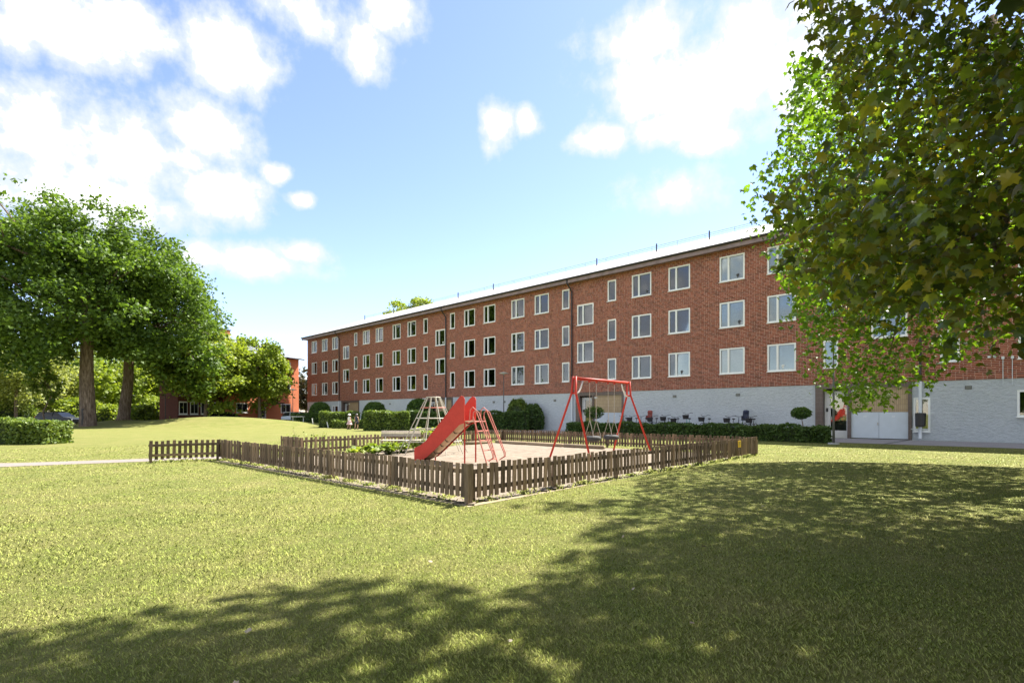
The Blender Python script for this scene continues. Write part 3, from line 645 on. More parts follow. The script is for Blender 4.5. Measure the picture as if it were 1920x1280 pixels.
def hedge(name, label, pts, depth, height, kind, seed, leaf=.09, dens=420, group=None):
    """pts: front base edge (two points); the hedge goes back from it"""
    rng = np.random.default_rng(seed); a, b = Vector(pts[0]), Vector(pts[1]); d = (b - a); ln = d.length; ang = math.atan2(d.y, d.x)
    root = thing(name, label, 'hedge', a, ang, group)
    MB().box((ln / 2, depth / 2, height * .47), (ln - .14, depth - .14, height * .94 - .06)).build('dark_core', M['core'], root)  # solid dark box added inside the foliage
    area = [ln * height, ln * depth, depth * height, depth * height]; P = []; 
    for i, A in enumerate(area):
        n = int(A * dens); q = rng.uniform(0, 1, (n, 2)); j = rng.normal(0, .035, n)
        bulge = .05 * np.sin(q[:, 0] * ln * 2.3 + seed) + .04 * np.sin(q[:, 0] * ln * 5.1)
        if i == 0: p = np.stack([q[:, 0] * ln, j + bulge, q[:, 1] ** .9 * height], 1)
        elif i == 1: p = np.stack([q[:, 0] * ln, q[:, 1] * depth, height + j + bulge], 1)
        else: p = np.stack([(0 if i == 2 else ln) + j, q[:, 0] * depth, q[:, 1] * height], 1)
        P.append(p)
    P = np.concatenate(P); tone = np.clip(rng.normal(.5, .24, len(P)), 0, 1)
    scatter('foliage', CLUMP, CLUMP_F, P, rand_rot(len(P), .1, rng), rng.uniform(.6, 1.4, len(P)) * leaf, LEAF[kind], root, tone)
    return root
def bush(name, label, base, rx, ry, h, kind, seed, leaf=.12, n=5000, cat='bush', group=None, rough=.06, zlo=0.0):
    rng = np.random.default_rng(seed); root = thing(name, label, cat, base, 0, group)
    t_ = rng.uniform(0, 1, n) ** .8; th = rng.uniform(0, 6.283, n); cap = rng.uniform(0, 1, n) < .3
    pr_ = np.where(cap, np.sqrt(rng.uniform(0, 1, n)) * .8, (1 - t_ ** 3.2) ** .42 * (.86 + .14 * np.minimum(1, t_ * 4)))
    t_ = np.where(cap, (1 - (pr_ / 1.0) ** 2.4) ** .32, t_)
    k = 1 + rough * np.sin(th * 3 + t_ * 5 + seed) + rough * np.sin(th * 5 - t_ * 7) + rng.normal(0, .03 + rough * .35, n)
    P = np.stack([np.cos(th) * pr_ * rx * k, np.sin(th) * pr_ * ry * k, np.maximum(zlo + .02, zlo + t_ * (h - zlo) * (1 + (k - 1) * .6))], 1); tone = np.clip(.5 + rng.normal(0, .24, n), 0, 1)
    mb = MB(); mb.lathe([(.7 * rx, zlo + .02), (.86 * rx, zlo + .25 * (h - zlo)), (.84 * rx, zlo + .55 * (h - zlo)), (.62 * rx, zlo + .82 * (h - zlo)), (.05, zlo + .92 * (h - zlo))], n=14); mb.build('dark_core', M['core'], root, True)  # dark lathed body added under the leaves
    scatter('foliage', CLUMP, CLUMP_F, P, rand_rot(n, .1, rng), rng.uniform(.6, 1.4, n) * leaf, LEAF[kind], root, tone)
    return root

# ------------------------------------------------------------------ picket fence runs
FH = 0.58
slat0 = MB().box((0, 0, .335), (.075, .020, .49)).build('slat', M['fence_wood']); SLAT = slat0.data; COL.objects.unlink(slat0)
def fence(label, a, b, pitch=.118, side=1, posts=None, skip=()):
    a = Vector(a); b = Vector(b); d = b - a; ln = d.length; ang = math.atan2(d.y, d.x)
    root = thing('picket_fence', label, 'fence', a, ang, 'picket fence round the playground')
    for z in (.20, .46): MB().box((ln / 2, side * .028, z), (ln, .032, .065)).build('rail', M['fence_wood'], root)
    n = int(ln / pitch)
    for i in range(n + 1):
        if i in skip: continue
        o = bpy.data.objects.new('slat', SLAT); link(o, root)
        o.location = (.04 + i * (ln - .08) / n, random.uniform(-.003, .003), random.uniform(-.014, .012)); o.rotation_euler = (random.uniform(-.02, .02), random.uniform(-.03, .03), random.uniform(-.06, .06))
    k = posts or max(2, int(ln / 1.75) + 1)
    for i in range(k): MB().box((.05 + i * (ln - .1) / (k - 1), side * .085, .20), (.06, .07, .52)).build('post', M['fence_wood'], root)
    return root
fence('long brown picket fence run in front of the slide, running off to the left', C1, C0, side=1)
fence('brown picket fence run from near corner post to right end with yellow sign', C0, C3, side=1, pitch=.125, skip=(41,))
fence('short brown picket fence stub standing beside the gravel path', C2, C1, side=-1, pitch=.135, posts=2)
fence('far picket fence run behind the swings in front of the low hedge', C3, C4, side=-1)
fence('picket fence run behind the bench and climbing frame', C4, L1, side=-1, pitch=.15)
fence('very short picket fence stub at the left of the plant bed', L1, P1, side=-1, posts=2)
cp = thing('corner_post', 'square corner post of the picket fence nearest the camera', 'fence post', C0 + Vector((-.02, -.05, 0)), .75); MB().box((0, 0, .285), (.085, .085, .61)).build('post', M['fence_wood'], cp)
yp = C0.lerp(C3, .868); ysg = thing('fence_sign', 'small yellow sign fixed to the picket fence near its right end', 'sign', yp, math.atan2(.72, .695))
MB().box((0, -.03, .43), (.20, .012, .19)).build('sign_plate', M['yellow'], ysg)
mb = MB()
for k in range(4): mb.box((0, -.0375, .49 - k * .035), (.13 - .02 * (k % 2), .002, .010))
mb.build('sign_print', M['dark_metal'], ysg)

# ------------------------------------------------------------------ slide
U1 = Vector((.69, .72, 0)).normalized()
sd = thing('playground_slide', 'red metal slide with high side panels and a ladder in the sand', 'slide', (-1.12, 13.25, 0), math.atan2(.51, -.86))   # local x points down the slide
W2 = .25; PH = 1.12
prof = [(0.0, PH), (.12, PH - .05), (.5, PH - .37), (.9, PH - .70), (1.2, .19), (1.42, .11), (1.62, .09)]
hgt = [.60, .60, .54, .46, .38, .32, .26]
for sgn in (-1, 1):
    top = [(-.05, PH + .52), (-.01, PH + .60), (.05, PH + .62), (.12, PH + .57)] + [(x, z + h) for (x, z), h in list(zip(prof, hgt))[2:]]
    low = [(x, z - .06) for x, z in reversed(prof[1:])] + [(-.05, PH - .06)]
    pl_ = top + low; n = len(pl_); vs = [(x, sgn * W2 - .011, z) for x, z in pl_] + [(x, sgn * W2 + .011, z) for x, z in pl_]
    mb = MB(); mb.add(vs, [tuple(range(n)), tuple(range(2 * n - 1, n - 1, -1))] + [(i, i + n, (i + 1) % n + n, (i + 1) % n) for i in range(n)])
    o = mb.build('side_panel', M['red'], sd)
    MB().tube([(x, sgn * W2, z) for x, z in top], .016, 6).build('panel_rim', M['red'], o)
mb = MB(); NB = 8                       # trough with a rounded underside
for i in range(len(prof) - 1):
    for lay in (0.0, -.025):
        for k in range(NB):
            def pt(q, kk): 
                a_ = -1 + 2 * kk / NB; return (q[0], a_ * (W2 - .012), q[1] + .05 - .13 * (1 - a_ * a_) + lay)
            f_ = [pt(prof[i], k), pt(prof[i + 1], k), pt(prof[i + 1], k + 1), pt(prof[i], k + 1)]
            mb.quad(*(f_ if lay == 0 else f_[::-1]))
ch_ = mb.build('chute', M['slide_bed'], sd, True)
for x, z in ((.35, PH - .25), (.62, PH - .47), (.78, PH - .60), (1.0, PH - .80)): MB().tube([(x, -W2 + .02, z + .01), (x, -W2 * .5, z - .09), (x, W2 * .5, z - .09), (x, W2 - .02, z + .01)], .012, 5).build('cross_rib', M['dark_metal'], ch_)
mb = MB(); mb.box((-.15, 0, PH - .02), (.34, 2 * W2 - .03, .03)); mb.build('platform', M['slide_bed'], sd)
for sgn in (-1, 1):
    y = sgn * (W2 - .005)
    MB().tube([(-.30, y, PH + .12), (-.74, y, .0)], .017, 7).build('ladder_rail', M['worn_red'], sd)
    for off_, h in ((.0, .34), (.10, .26)):
        MB().tube([(-.20 - off_, y, PH + .02), (-.22 - off_, y, PH + h * .8), (-.30 - off_, y, PH + h), (-.38 - off_, y, PH + h * .82), (-.90 - off_ * .4, y * 1.1, .32), (-.92 - off_ * .3, y * 1.1, .22), (-.78, y, .12)], .013, 6).build('handrail', M['worn_red'], sd)
    MB().tube([(1.3, y, .2), (1.3, y, 0)], .02, 7).build('leg', M['red'], sd)
    MB().tube([(-.05, y, PH - .05), (-.05, y, 0)], .02, 7).build('leg', M['red'], sd)
for i in range(5):
    f = (i + .6) / 5.2; x = -.30 - .44 * f; z = (PH + .12) * (1 - f)
    MB().tube([(x, -W2, z), (x, W2, z)], .016, 6).build('rung', M['worn_red'], sd)

# ------------------------------------------------------------------ swing
A1 = Vector((1.77, 14.5, 0)); A2 = Vector((3.80, 16.75, 0)); dv = (A2 - A1); sl_ = dv.length; HB = 2.3
sw = thing('swing_frame', 'red tubular A-frame swing stand behind the picket fence', 'swing', A1, math.atan2(dv.y, dv.x))
for x, sg in ((0, -1), (sl_, 1)):
    for sy in (-1, 1): MB().tube([(x + sg * .25, sy * .72, -.05), (x + sg * .04, sy * .07, HB - .42), (x, sy * .05, HB + .05)], [.031, .031, .031], 8).build('leg', M['red'], sw, True)
    MB().tube([(x, -.07, HB - .42), (x, .07, HB - .42)], .03, 8).build('brace', M['red'], sw)
    MB().tube([(x - sg * .42, 0, HB - .05), (x - sg * .34, 0, HB - .22), (x - sg * .22, 0, HB - .38), (x - sg * .03, 0, HB - .46)], .024, 7).build('curved_bracket', M['white_paint'], sw, True)
MB().tube([(-.02, 0, HB), (sl_ + .02, 0, HB)], .045, 10).build('top_bar', M['red'], sw, True)
for nm, cx, lab in (('tyre_swing', .95, 'left black tyre swing seat hanging on chains from the red frame'), ('tyre_swing', 1.98, 'right black tyre swing seat hanging on chains from the red frame')):
    r_ = thing(nm, lab, 'swing seat', A1 + dv.normalized() * cx, math.atan2(dv.y, dv.x), 'tyre swings')
    zt = .56
    mb = MB(); mb.ring((0, 0, zt), .17, .075, 'Z', 20, 8); mb.build('tyre', M['rubber'], r_, True)
    MB().lathe([(0, zt - .03), (.12, zt - .03), (.12, zt + .01), (0, zt + .01)], n=12).build('seat_pad', M['rubber'], r_)
    for sx in (-1, 1):
        MB().tube([(sx * .19, 0, HB - .03), (sx * .17, 0, zt + .55)], .009, 5).build('chain', M['chain'], r_)
        MB().tube([(sx * .17, 0, zt + .55), (sx * .20, .15, zt + .05)], .008, 5).build('chain', M['chain'], r_)
        MB().tube([(sx * .17, 0, zt + .55), (sx * .20, -.15, zt + .05)], .008, 5).build('chain', M['chain'], r_)
        MB().box((sx * .19, 0, HB - .06), (.04, .05, .06)).build('hanger', M['red'], r_)

# ------------------------------------------------------------------ climbing frame, bench, timber edge
cf = thing('climbing_frame', 'pale conical climbing frame of thin poles and rings standing in the sand', 'climbing frame', (-2.55, 16.6, 0), .2)
zs = [1.83, 1.49, 1.15, .80, .42]
def rad_(z): return .22 + (1.83 - z) / 1.83 * .90
for k in range(10):
    a = 2 * math.pi * k / 10; MB().tube([(rad_(z) * math.cos(a), rad_(z) * math.sin(a), z) for z in (-.04, 1.83)], .0145, 6).build('pole', M['pale_pole'], cf)
for i, z in enumerate(zs): MB().ring((0, 0, z), rad_(z), .013, 'Z', 20, 5).build('ring', M['worn_red'] if i == 1 else M['pale_pole'], cf)
bn = thing('park_bench', 'weathered pale wooden bench beside the climbing frame', 'bench', at(748, 17.4), math.radians(-4))
for k in range(2): MB().box((0, .22, .56 + k * .105), (1.36, .025, .095)).build('back_slat', M['grey_wood'], bn)
for k in range(3): MB().box((.12, -.22 + k * .13, .40), (1.36, .11, .03)).build('seat_slat', M['grey_wood'], bn)
for sx in (-.55, .55):
    mb = MB(); mb.tube([(sx, .27, 0), (sx, .24, .66)], .02, 6); mb.tube([(sx, -.22, 0), (sx, -.22, .38), (sx, .24, .38)], .02, 6); mb.build('leg_frame', M['lamp_shade'], bn)
tb = thing('timber_edge', 'low rounded timber log edging the far side of the sand pit', 'timber edging', (0, 0, 0))
for k in range(3):
    a = C4.lerp(C3, .02 + k * .17) + Vector((-.45, -.75, 0)); b = C4.lerp(C3, .185 + k * .17) + Vector((-.45, -.75, 0)); MB().tube([a + Vector((0, 0, .07)), b + Vector((0, 0, .07))], .075, 8).build('log', M['log_wood'], tb, True)
a = C4 + Vector((-.6, -.9, .07)); b = C4 + Vector((-1.6, -2.1, .07)); MB().tube([a, b], .075, 8).build('log', M['log_wood'], tb, True)

# leafy perennials in the bed along the back run of the fence
def leaf_plant(label, base, r, h, n, kind, seed, leaf=.16, group='leafy plants in the playground bed'):
    rng = np.random.default_rng(seed); root = thing('leafy_plant', label, 'plant', base, 0, group)
    mb = MB(); P = []
    for i in range(n):
        a = rng.uniform(0, 6.28); q = r * rng.uniform(.15, 1) ; p = Vector((q * math.cos(a), q * math.sin(a), h * rng.uniform(.45, 1.0) * (1 - .35 * q / r))); P.append(p)
        if i % 3 == 0: mb.tube([(p.x * .25, p.y * .25, 0), (p.x * .7, p.y * .7, p.z * .7), p], [.008, .006, .003], 4)
    mb.build('stems', LEAF['mid'], root); P = np.array([tuple(p) for p in P])
    scatter('leaves', CLUMP, CLUMP_F, P, rand_rot(len(P), .8, rng), rng.uniform(.7, 1.3, len(P)) * leaf, LEAF[kind], root, np.clip(rng.normal(.6, .25, len(P)), 0, 1)); return root
for k, (u, Y, r, h, n, lab) in enumerate([(668, 15.6, .28, .30, 60, 'small light green plant by the left fence post of the bed'), (700, 16.0, .42, .36, 110, 'leafy green plant at the left of the bench'), (728, 16.2, .36, .42, 100, 'leafy green plant in front of the bench'),
        (752, 16.9, .40, .42, 110, 'leafy green plant under the bench seat'), (790, 17.6, .45, .46, 120, 'leafy green plant behind the climbing frame poles'), (822, 18.6, .45, .42, 110, 'leafy green plant low behind the slide'),
        (785, 20.6, .55, .80, 160, 'tall light green plant outside the fence behind the bench'), (825, 20.6, .60, .85, 170, 'tall light green plant outside the fence behind the climbing frame')]):
    leaf_plant(lab, at(u, Y), r, h, n, 'lime' if k in (0, 6, 7) else 'mid', 300 + k)
wp = thing('wispy_shrub', 'thin wispy shrub with bare upright stems behind the picket fence', 'shrub', at(590, 17.2))
rng = np.random.default_rng(5); mb = MB(); P = []
for k in range(13):
    x, y = rng.uniform(-.65, .65), rng.uniform(-.3, .3); hh = rng.uniform(.35, .80); e = Vector((x * 1.2, y, hh)); mb.tube([(x * .7, y, 0), (x, y, hh * .6), e], [.008, .006, .003], 4)
    for q in range(9): P.append(Vector((x * .7, y, 0)).lerp(e, rng.uniform(.4, 1)) + Vector(rng.normal(size=3) * .06))
mb.build('stems', M['bark'], wp); P = np.array([tuple(p) for p in P]); scatter('leaves', CLUMP, CLUMP_F, P, rand_rot(len(P), .2, rng), rng.uniform(.05, .09, len(P)), LEAF['mid'], wp, rng.uniform(.2, 1, len(P)))

# ------------------------------------------------------------------ hedges and bushes by the block
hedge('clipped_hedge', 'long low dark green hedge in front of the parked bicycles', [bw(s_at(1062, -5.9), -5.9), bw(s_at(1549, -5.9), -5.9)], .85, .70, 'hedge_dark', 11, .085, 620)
hedge('clipped_hedge', 'tall clipped hedge with bright face left of the climbing frame', [at(683, 38.4), at(766, 38.4)], 1.3, 1.42, 'hedge', 12, .13, 260)
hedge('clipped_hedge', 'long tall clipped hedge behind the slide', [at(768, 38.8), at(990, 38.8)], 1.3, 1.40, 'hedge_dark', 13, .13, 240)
hedge('clipped_hedge', 'tall clipped hedge behind the two children', [at(598, 46.2), at(666, 46.2)], 1.3, 1.40, 'hedge', 14, .13, 240)
hedge('clipped_hedge', 'low clipped hedge just left of the two children', [at(623, 44.4), at(684, 44.4)], .8, .66, 'hedge', 15, .12, 260)
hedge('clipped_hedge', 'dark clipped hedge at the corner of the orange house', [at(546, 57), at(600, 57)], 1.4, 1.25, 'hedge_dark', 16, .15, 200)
hedge('clipped_hedge', 'square clipped hedge at the left edge of the lawn', [at(-70, 21.5), at(86, 21.5)], 1.3, .96, 'hedge', 17, .10, 480)
for k, (u, Y, rx, h, lab) in enumerate([(600, 58, 1.25, 2.5, 'round topiary dome leftmost against the brick block'), (702, 50.5, 1.2, 2.35, 'round topiary dome between two block entrances'), (786, 46.5, 1.25, 2.55, 'round topiary dome behind the climbing frame')]):
    bush('topiary_bush', lab, at(u, Y), rx, rx, h, 'topiary', 40 + k, .12, 4500, group='topiary domes along the block', rough=.015)
bush('round_bush', 'loose round bush beside the lamp post', at(972, 41.1), .95, .8, 2.3, 'hedge', 50, .12, 3600, group='bushes right of the long hedge')
bush('round_bush', 'lower round bush at the right end of the tall hedge', at(1000, 40.6), .8, .75, 1.9, 'hedge_dark', 51, .12, 3000, group='bushes right of the long hedge')
for (u, Y, r, zc, lean, lab, sd_) in [(1114, 35.3, .60, 1.28, .05, 'small ball-headed tree in front of the tan entrance panel', 60), (1502, 26.0, .42, 1.22, .22, 'small ball-headed tree on a leaning stem by the right entrance', 61)]:
    root = thing('standard_tree', lab, 'tree', at(u, Y) + Vector((lean, 0, 0)), 0); rng = np.random.default_rng(sd_)
    MB().tube([(0, 0, -.05), (-lean * .6, 0, zc * .6), (-lean, 0, zc)], [.028, .024, .015], 7).build('trunk', M['bark'], root)
    n = 1300; e = rng.normal(size=(n, 3)); e /= np.linalg.norm(e, axis=1)[:, None]; P = e * (r * rng.uniform(.35, 1.1, n) ** .6)[:, None] * np.array([1.12, 1, .72]) + np.array([-lean, 0, zc + .1]); scatter('crown', CLUMP, CLUMP_F, P, rand_rot(n, .3, rng), rng.uniform(.6, 1.3, n) * .085, LEAF['topiary'], root, np.clip(.5 + .3 * e[:, 2] + rng.normal(0, .2, n), 0, 1))  # leaf tone rises with height: light from above put into the colour

# ------------------------------------------------------------------ street lamps
def lamp(label, base, h, shade=.32, group='lamp posts on the lawn'):
    r = thing('street_lamp', label, 'lamp', base, 0, group)
    MB().tube([(0, 0, 0), (0, 0, h * .25), (0, 0, h)], [.05, .045, .03], 8).build('pole', M['lamp_grey'], r, True); MB().box((0, 0, .02), (.3, .3, .10)).build('foot', M['concrete'], r)
    MB().lathe([(.0, h + .16), (.07, h + .15), (shade, h + .05), (shade, h + .02), (.08, h - .02), (.06, h - .10), (0, h - .10)], n=16).build('lamp_shade', M['lamp_shade'], r, True)
lamp('thin lamp post with flat shade rising behind the long tall hedge', at(944.5, 41.9), 4.55, .38)
lamp('lamp post with flat shade in front of the orange house', at(549, 60), 4.05, .42)
lamp('dark lamp post standing at the right end of the low hedge', at(1563, 21.6), 4.4, .3)
for u, Y, z1 in ((310, 57, 4.6), (386, 60, 4.8)): lamp('tall thin grey post between the trees, %s' % ('beside the big trunk' if u == 310 else 'in front of the dark brick wing'), Vector((at(u, Y).x, Y, float(gz(at(u, Y).x, Y)))), z1, .2)

# ------------------------------------------------------------------ bicycles
def bicycle(label, base, rz, frame_m, seat=None, basket=True, lift=0.0):
    r = thing('bicycle', label, 'bicycle', base, rz, 'bicycles parked along the rendered wall'); r.scale = (1.1, 1.1, 1.1)
    for y, nm in ((-.52, 'front'), (.52, 'rear')):
        w = MB().ring((0, y, .34), .325, .018, 'X', 22, 5).build('wheel', M['rubber'], r)
        mb = MB()
        for k in range(8): a = math.pi * k / 8; mb.tube([(0, y + .32 * math.cos(a), .34 + .32 * math.sin(a)), (0, y - .32 * math.cos(a), .34 - .32 * math.sin(a))], .002, 3)
        mb.build('spokes', M['chain'], w)
    mb = MB(); mb.tube([(0, .52, .34), (0, .05, .30), (0, .22, .86)], .016, 6); mb.tube([(0, .05, .30), (0, -.36, .72), (0, -.34, .84)], .017, 6); mb.tube([(0, .15, .62), (0, -.36, .70)], .016, 6); mb.tube([(0, .52, .34), (0, .18, .70)], .011, 5); mb.build('frame', frame_m, r)
    MB().tube([(0, -.52, .34), (0, -.38, .70), (0, -.34, .98)], .015, 6).build('fork', frame_m, r)
    MB().tube([(-.27, -.16, 1.04 + lift), (-.22, -.26, 1.06 + lift), (-.08, -.34, 1.00 + lift), (.08, -.34, 1.00 + lift), (.22, -.26, 1.06 + lift), (.27, -.16, 1.04 + lift)], .013, 6).build('handlebar', M['dark_metal'], r)
    MB().lathe([(0, .93), (.07, .92), (.09, .89), (.06, .86), (0, .86)], (0, .22, 0), 10).build('saddle', M['rubber'], r)
    if basket:
        mb = MB()
        for i in range(5): mb.ring((0, -.58, .72 + i * .055 + lift), .14 + i * .008, .007, 'Z', 14, 4)
        for k in range(14): a = 2 * math.pi * k / 14; mb.tube([(.14 * math.cos(a), -.58 + .14 * math.sin(a), .72 + lift), (.172 * math.cos(a), -.58 + .172 * math.sin(a), .94 + lift)], .005, 4)
        mb.lathe([(0, .72 + lift), (.138, .72 + lift), (.17, .945 + lift)], (0, -.58, 0), 14); mb.build('basket', M['dark_metal'], r)
    if seat:
        mb = MB(); mb.box((0, .48, .84), (.27, .26, .05)); mb.box((0, .62, 1.08), (.30, .05, .50), rot=Matrix.Rotation(-.18, 3, 'X')); mb.box((-.14, .52, .95), (.03, .24, .2)); mb.box((.14, .52, .95), (.03, .24, .2)); mb.lathe([(0, 1.38), (.10, 1.36), (.15, 1.28), (.14, 1.2)], (0, .63, 0), 12); mb.build('child_seat', seat, r)
M['teal'] = plain('teal_paint', (0.10, 0.36, 0.36), 0.4); M['navy'] = plain('navy_paint', (0.02, 0.025, 0.06), 0.4); M['seat_red'] = plain('seat_red', (0.30, 0.07, 0.055), 0.6, var=.4, scale=20)
bikes = [(1171, 0, None, 0, 'dark bicycle half hidden behind the swing leg'), (1190, 1, None, 0, 'dark bicycle with a basket behind the right swing leg'), (1208, 0, 'seat_red', 0, 'bicycle carrying a red child seat'), (1228, 1, None, 0, 'dark bicycle with a low basket right of the red child seat'),
         (1251, 1, None, .05, 'bicycle with wide handlebars and a basket, third basket along'), (1269, 1, None, -.04, 'low bicycle with its basket just over the hedge'), (1291, 1, None, .16, 'teal bicycle with a high basket'), (1326, 1, None, .04, 'dark bicycle standing alone in the middle with a basket'),
         (1372, 1, None, 0, 'dark bicycle with a basket left of the navy child seat'), (1390, 0, 'navy', .02, 'bicycle carrying a navy child seat'), (1411, 1, None, 0, 'rightmost bicycle with a basket')]
for k, (u, bk, st, lift, lab) in enumerate(bikes):
    bicycle(lab, bw(s_at(u, -1.25), -1.25, .006), BA + random.uniform(-.2, .2), M['teal'] if 'teal' in lab else (M['dark_metal'] if k % 3 else M['navy']), M[st] if st else None, bool(bk), lift)

# ------------------------------------------------------------------ orange house far left
OA = math.atan2(.88, .47)                # local x to the far right along its facade, y to the back left
OB = Vector((-34.0, 60.9, 0)); oh = thing('orange_house', 'salmon orange plastered three storey house with chimney behind the trees', 'building', OB, OA)
OD = 7.5; OE = 8.7
mb = MB(); mb.box((5.15, OD / 2, OE / 2), (10.3, OD, OE)); mb.build('wall', M['orange'], oh)
mb = MB(); mb.box((10.9, OD / 2 + 1.2, OE / 2 - .9), (1.2, OD - 2.4, OE - 1.8)); mb.build('side_wall', M['orange_lit'], oh)
mb = MB(); mb.add([(-5.7, -.5, OE), (10.8, -.5, OE), (10.8, OD + .5, OE), (-5.7, OD + .5, OE), (-1.5, OD / 2, OE + 2.0), (6.5, OD / 2, OE + 2.0)], [(0, 1, 5, 4), (1, 2, 5), (2, 3, 4, 5), (3, 0, 4), (0, 3, 2, 1)]); orf = mb.build('roof', M['slate'], oh)
MB().box((2.55, -.52, OE - .05), (16.5, .08, .14)).build('gutter', M['dark_metal'], orf)
mb = MB(); mb.box((1.9, OD / 2, OE + 2.1), (1.6, .8, 2.0)); ch = mb.build('chimney', M['orange'], oh); MB().box((1.9, OD / 2, OE + 3.12), (1.75, .95, .1)).build('chimney_cap', M['dark_metal'], ch)
def owin(x, z, w=1.5, h=1.2, y=0.0):
    o = MB().box((x, y - .01, z + h / 2), (w, .08, h)).build('window', M['white_frame'], oh)
    for k in (-1, 1): MB().box((x + k * w * .23, y - .055, z + h / 2), (w * .40, .02, h * .82)).build('pane', M['dark_glass'], o)
    MB().box((x, y - .09, z - .03), (w + .1, .14, .05)).build('sill', M['white_frame'], o)
for z in (1.4, 4.2, 7.0):
    for x in (2.0, 8.2): owin(x, z)
    if z > 2: owin(5.1, z, 1.2)
mb = MB(); mb.box((-2.6, 2.4, OE / 2), (5.18, 3.6, OE - .02)); mb.build('brick_wing', M['darkbrick'], oh)
for x in (-.8, -2.2, -3.4, -4.6):
    for z in (1.2, 4.0, 6.8): owin(x, z, .9, 1.45, .6)
for x in (-3.9,):
    for z in (3.3, 6.1):
        b_ = MB().box((x, 0.0, z + .5), (2.2, .06, .95)).build('balcony', M['lamp_shade'], oh); MB().box((x, .3, z), (2.2, .62, .12)).build('balcony_floor', M['concrete'], b_)
pc = MB().box((5.0, -1.0, 2.62), (3.0, 2.0, .14)).build('porch_roof', M['dark_metal'], oh)
for x in (3.65, 6.35): MB().tube([(x, -1.85, 0), (x, -1.85, 2.56)], .05, 6).build('porch_post', M['dark_metal'], oh)
dr = MB().box((4.7, -.04, 1.08), (1.1, .1, 2.16)).build('entrance_door', M['door_white'], oh); MB().box((4.7, -.1, 1.45), (.7, .02, 1.1)).build('pane', M['dark_glass'], dr)
MB().box((5.15, -.02, .22), (10.32, .06, .44)).build('plinth', M['concrete'], oh)

# ------------------------------------------------------------------ cars
def car(label, base, rz, paint):
    r = thing('parked_car', label, 'car', base, rz, 'cars parked by the houses')
    # stations along x: (x, z_low, z_belt, half width)
    st = [(-2.28, .45, .78, .70), (-2.2, .32, .95, .82), (-1.5, .22, 1.0, .88), (0, .2, .98, .9), (1.2, .22, .92, .88), (1.9, .28, .82, .84), (2.22, .38, .66, .70)]
    mb = MB(); vs = []
    for (x, zl, zb, w) in st: vs += [(x, -w * .93, zl), (x, -w, (zl + zb) * .5), (x, -w * .95, zb), (x, w * .95, zb), (x, w, (zl + zb) * .5), (x, w * .93, zl)]
    n = 6; fs = [(i * n + k, i * n + (k + 1) % n, (i + 1) * n + (k + 1) % n, (i + 1) * n + k) for i in range(len(st) - 1) for k in range(n)] + [tuple(range(n - 1, -1, -1)), tuple(range((len(st) - 1) * n, len(st) * n))]
    mb.add(vs, fs); mb.build('body', paint, r)
    cab = [(-2.1, .96, .80), (-1.85, 1.42, .62), (-.3, 1.50, .64), (.35, 1.42, .62), (1.15, .93, .80)]
    mb = MB(); vs = [(x, -w, z) for x, z, w in cab] + [(x, w, z) for x, z, w in cab]; k = len(cab); mb.add(vs, [tuple(range(k)), tuple(range(2 * k - 1, k - 1, -1))] + [(i, i + k, i + 1 + k, i + 1) for i in range(k - 1)]); mb.build('cabin_glass', M['dark_glass'], r)
    mb = MB(); mb.box((-.75, 0, 1.485), (2.1, 1.24, .035)); mb.build('roof_panel', paint, r)
    for sy in (-1, 1):
        for x in (-1.2, -.15): MB().box((x, sy * .715, 1.2), (.07, .06, .52), rot=Matrix.Rotation(sy * .3, 3, 'X')).build('pillar', paint, r)
        for x in (-1.42, 1.38):
            w = MB().ring((x, sy * .80, .32), .235, .085, 'Y', 20, 8).build('wheel', M['rubber'], r, True); MB().tube([(x, sy * .76, .32), (x, sy * .87, .32)], .19, 14).build('rim', M['chain'], w)
        MB().box((-2.20, sy * .66, .85), (.1, .22, .28)).build('tail_light', M['red'], r); MB().box((2.1, sy * .6, .62), (.16, .26, .12)).build('headlight', M['white_frame'], r)
M['black_paint'] = plain('black_paint', (0.008, 0.009, 0.011), 0.22, 0, spec=.35); M['silver_paint'] = plain('silver_paint', (0.42, 0.44, 0.46), 0.3, .5)
car('black estate car parked behind the big tree trunk', at(112, 57.2, .006), math.radians(-4), M['black_paint'])
car('dark car with only its roof showing over the grass mound', at(428, 60.2, 0), math.radians(8), M['black_paint'])
car('silver car half hidden behind the dark hedge', at(566, 63, 0), math.radians(10), M['silver_paint'])

# ------------------------------------------------------------------ white posts and table
tbn = thing('garden_table', 'small white table by the dark hedge', 'table', at(559, 54.5), 0)
MB().box((0, 0, .98), (1.25, .6, .05)).build('table_top', M['white_paint'], tbn)
for x in (-.55, .55): MB().tube([(x, 0, 0), (x, 0, .96)], .035, 6).build('leg', M['white_paint'], tbn)
for k, (u, hh, lab) in enumerate(((586, .85, 'white leaning post left of the tall hedge'), (614, .55, 'short white post in front of the tall hedge'))):
    o = MB().tube([(.08, 0, -.05), (-.04, 0, hh)], .04, 6).build('white_post', M['white_paint']); o.location = at(u, 46 if k else 50); tag(o, lab, 'post', 'white posts by the hedges')

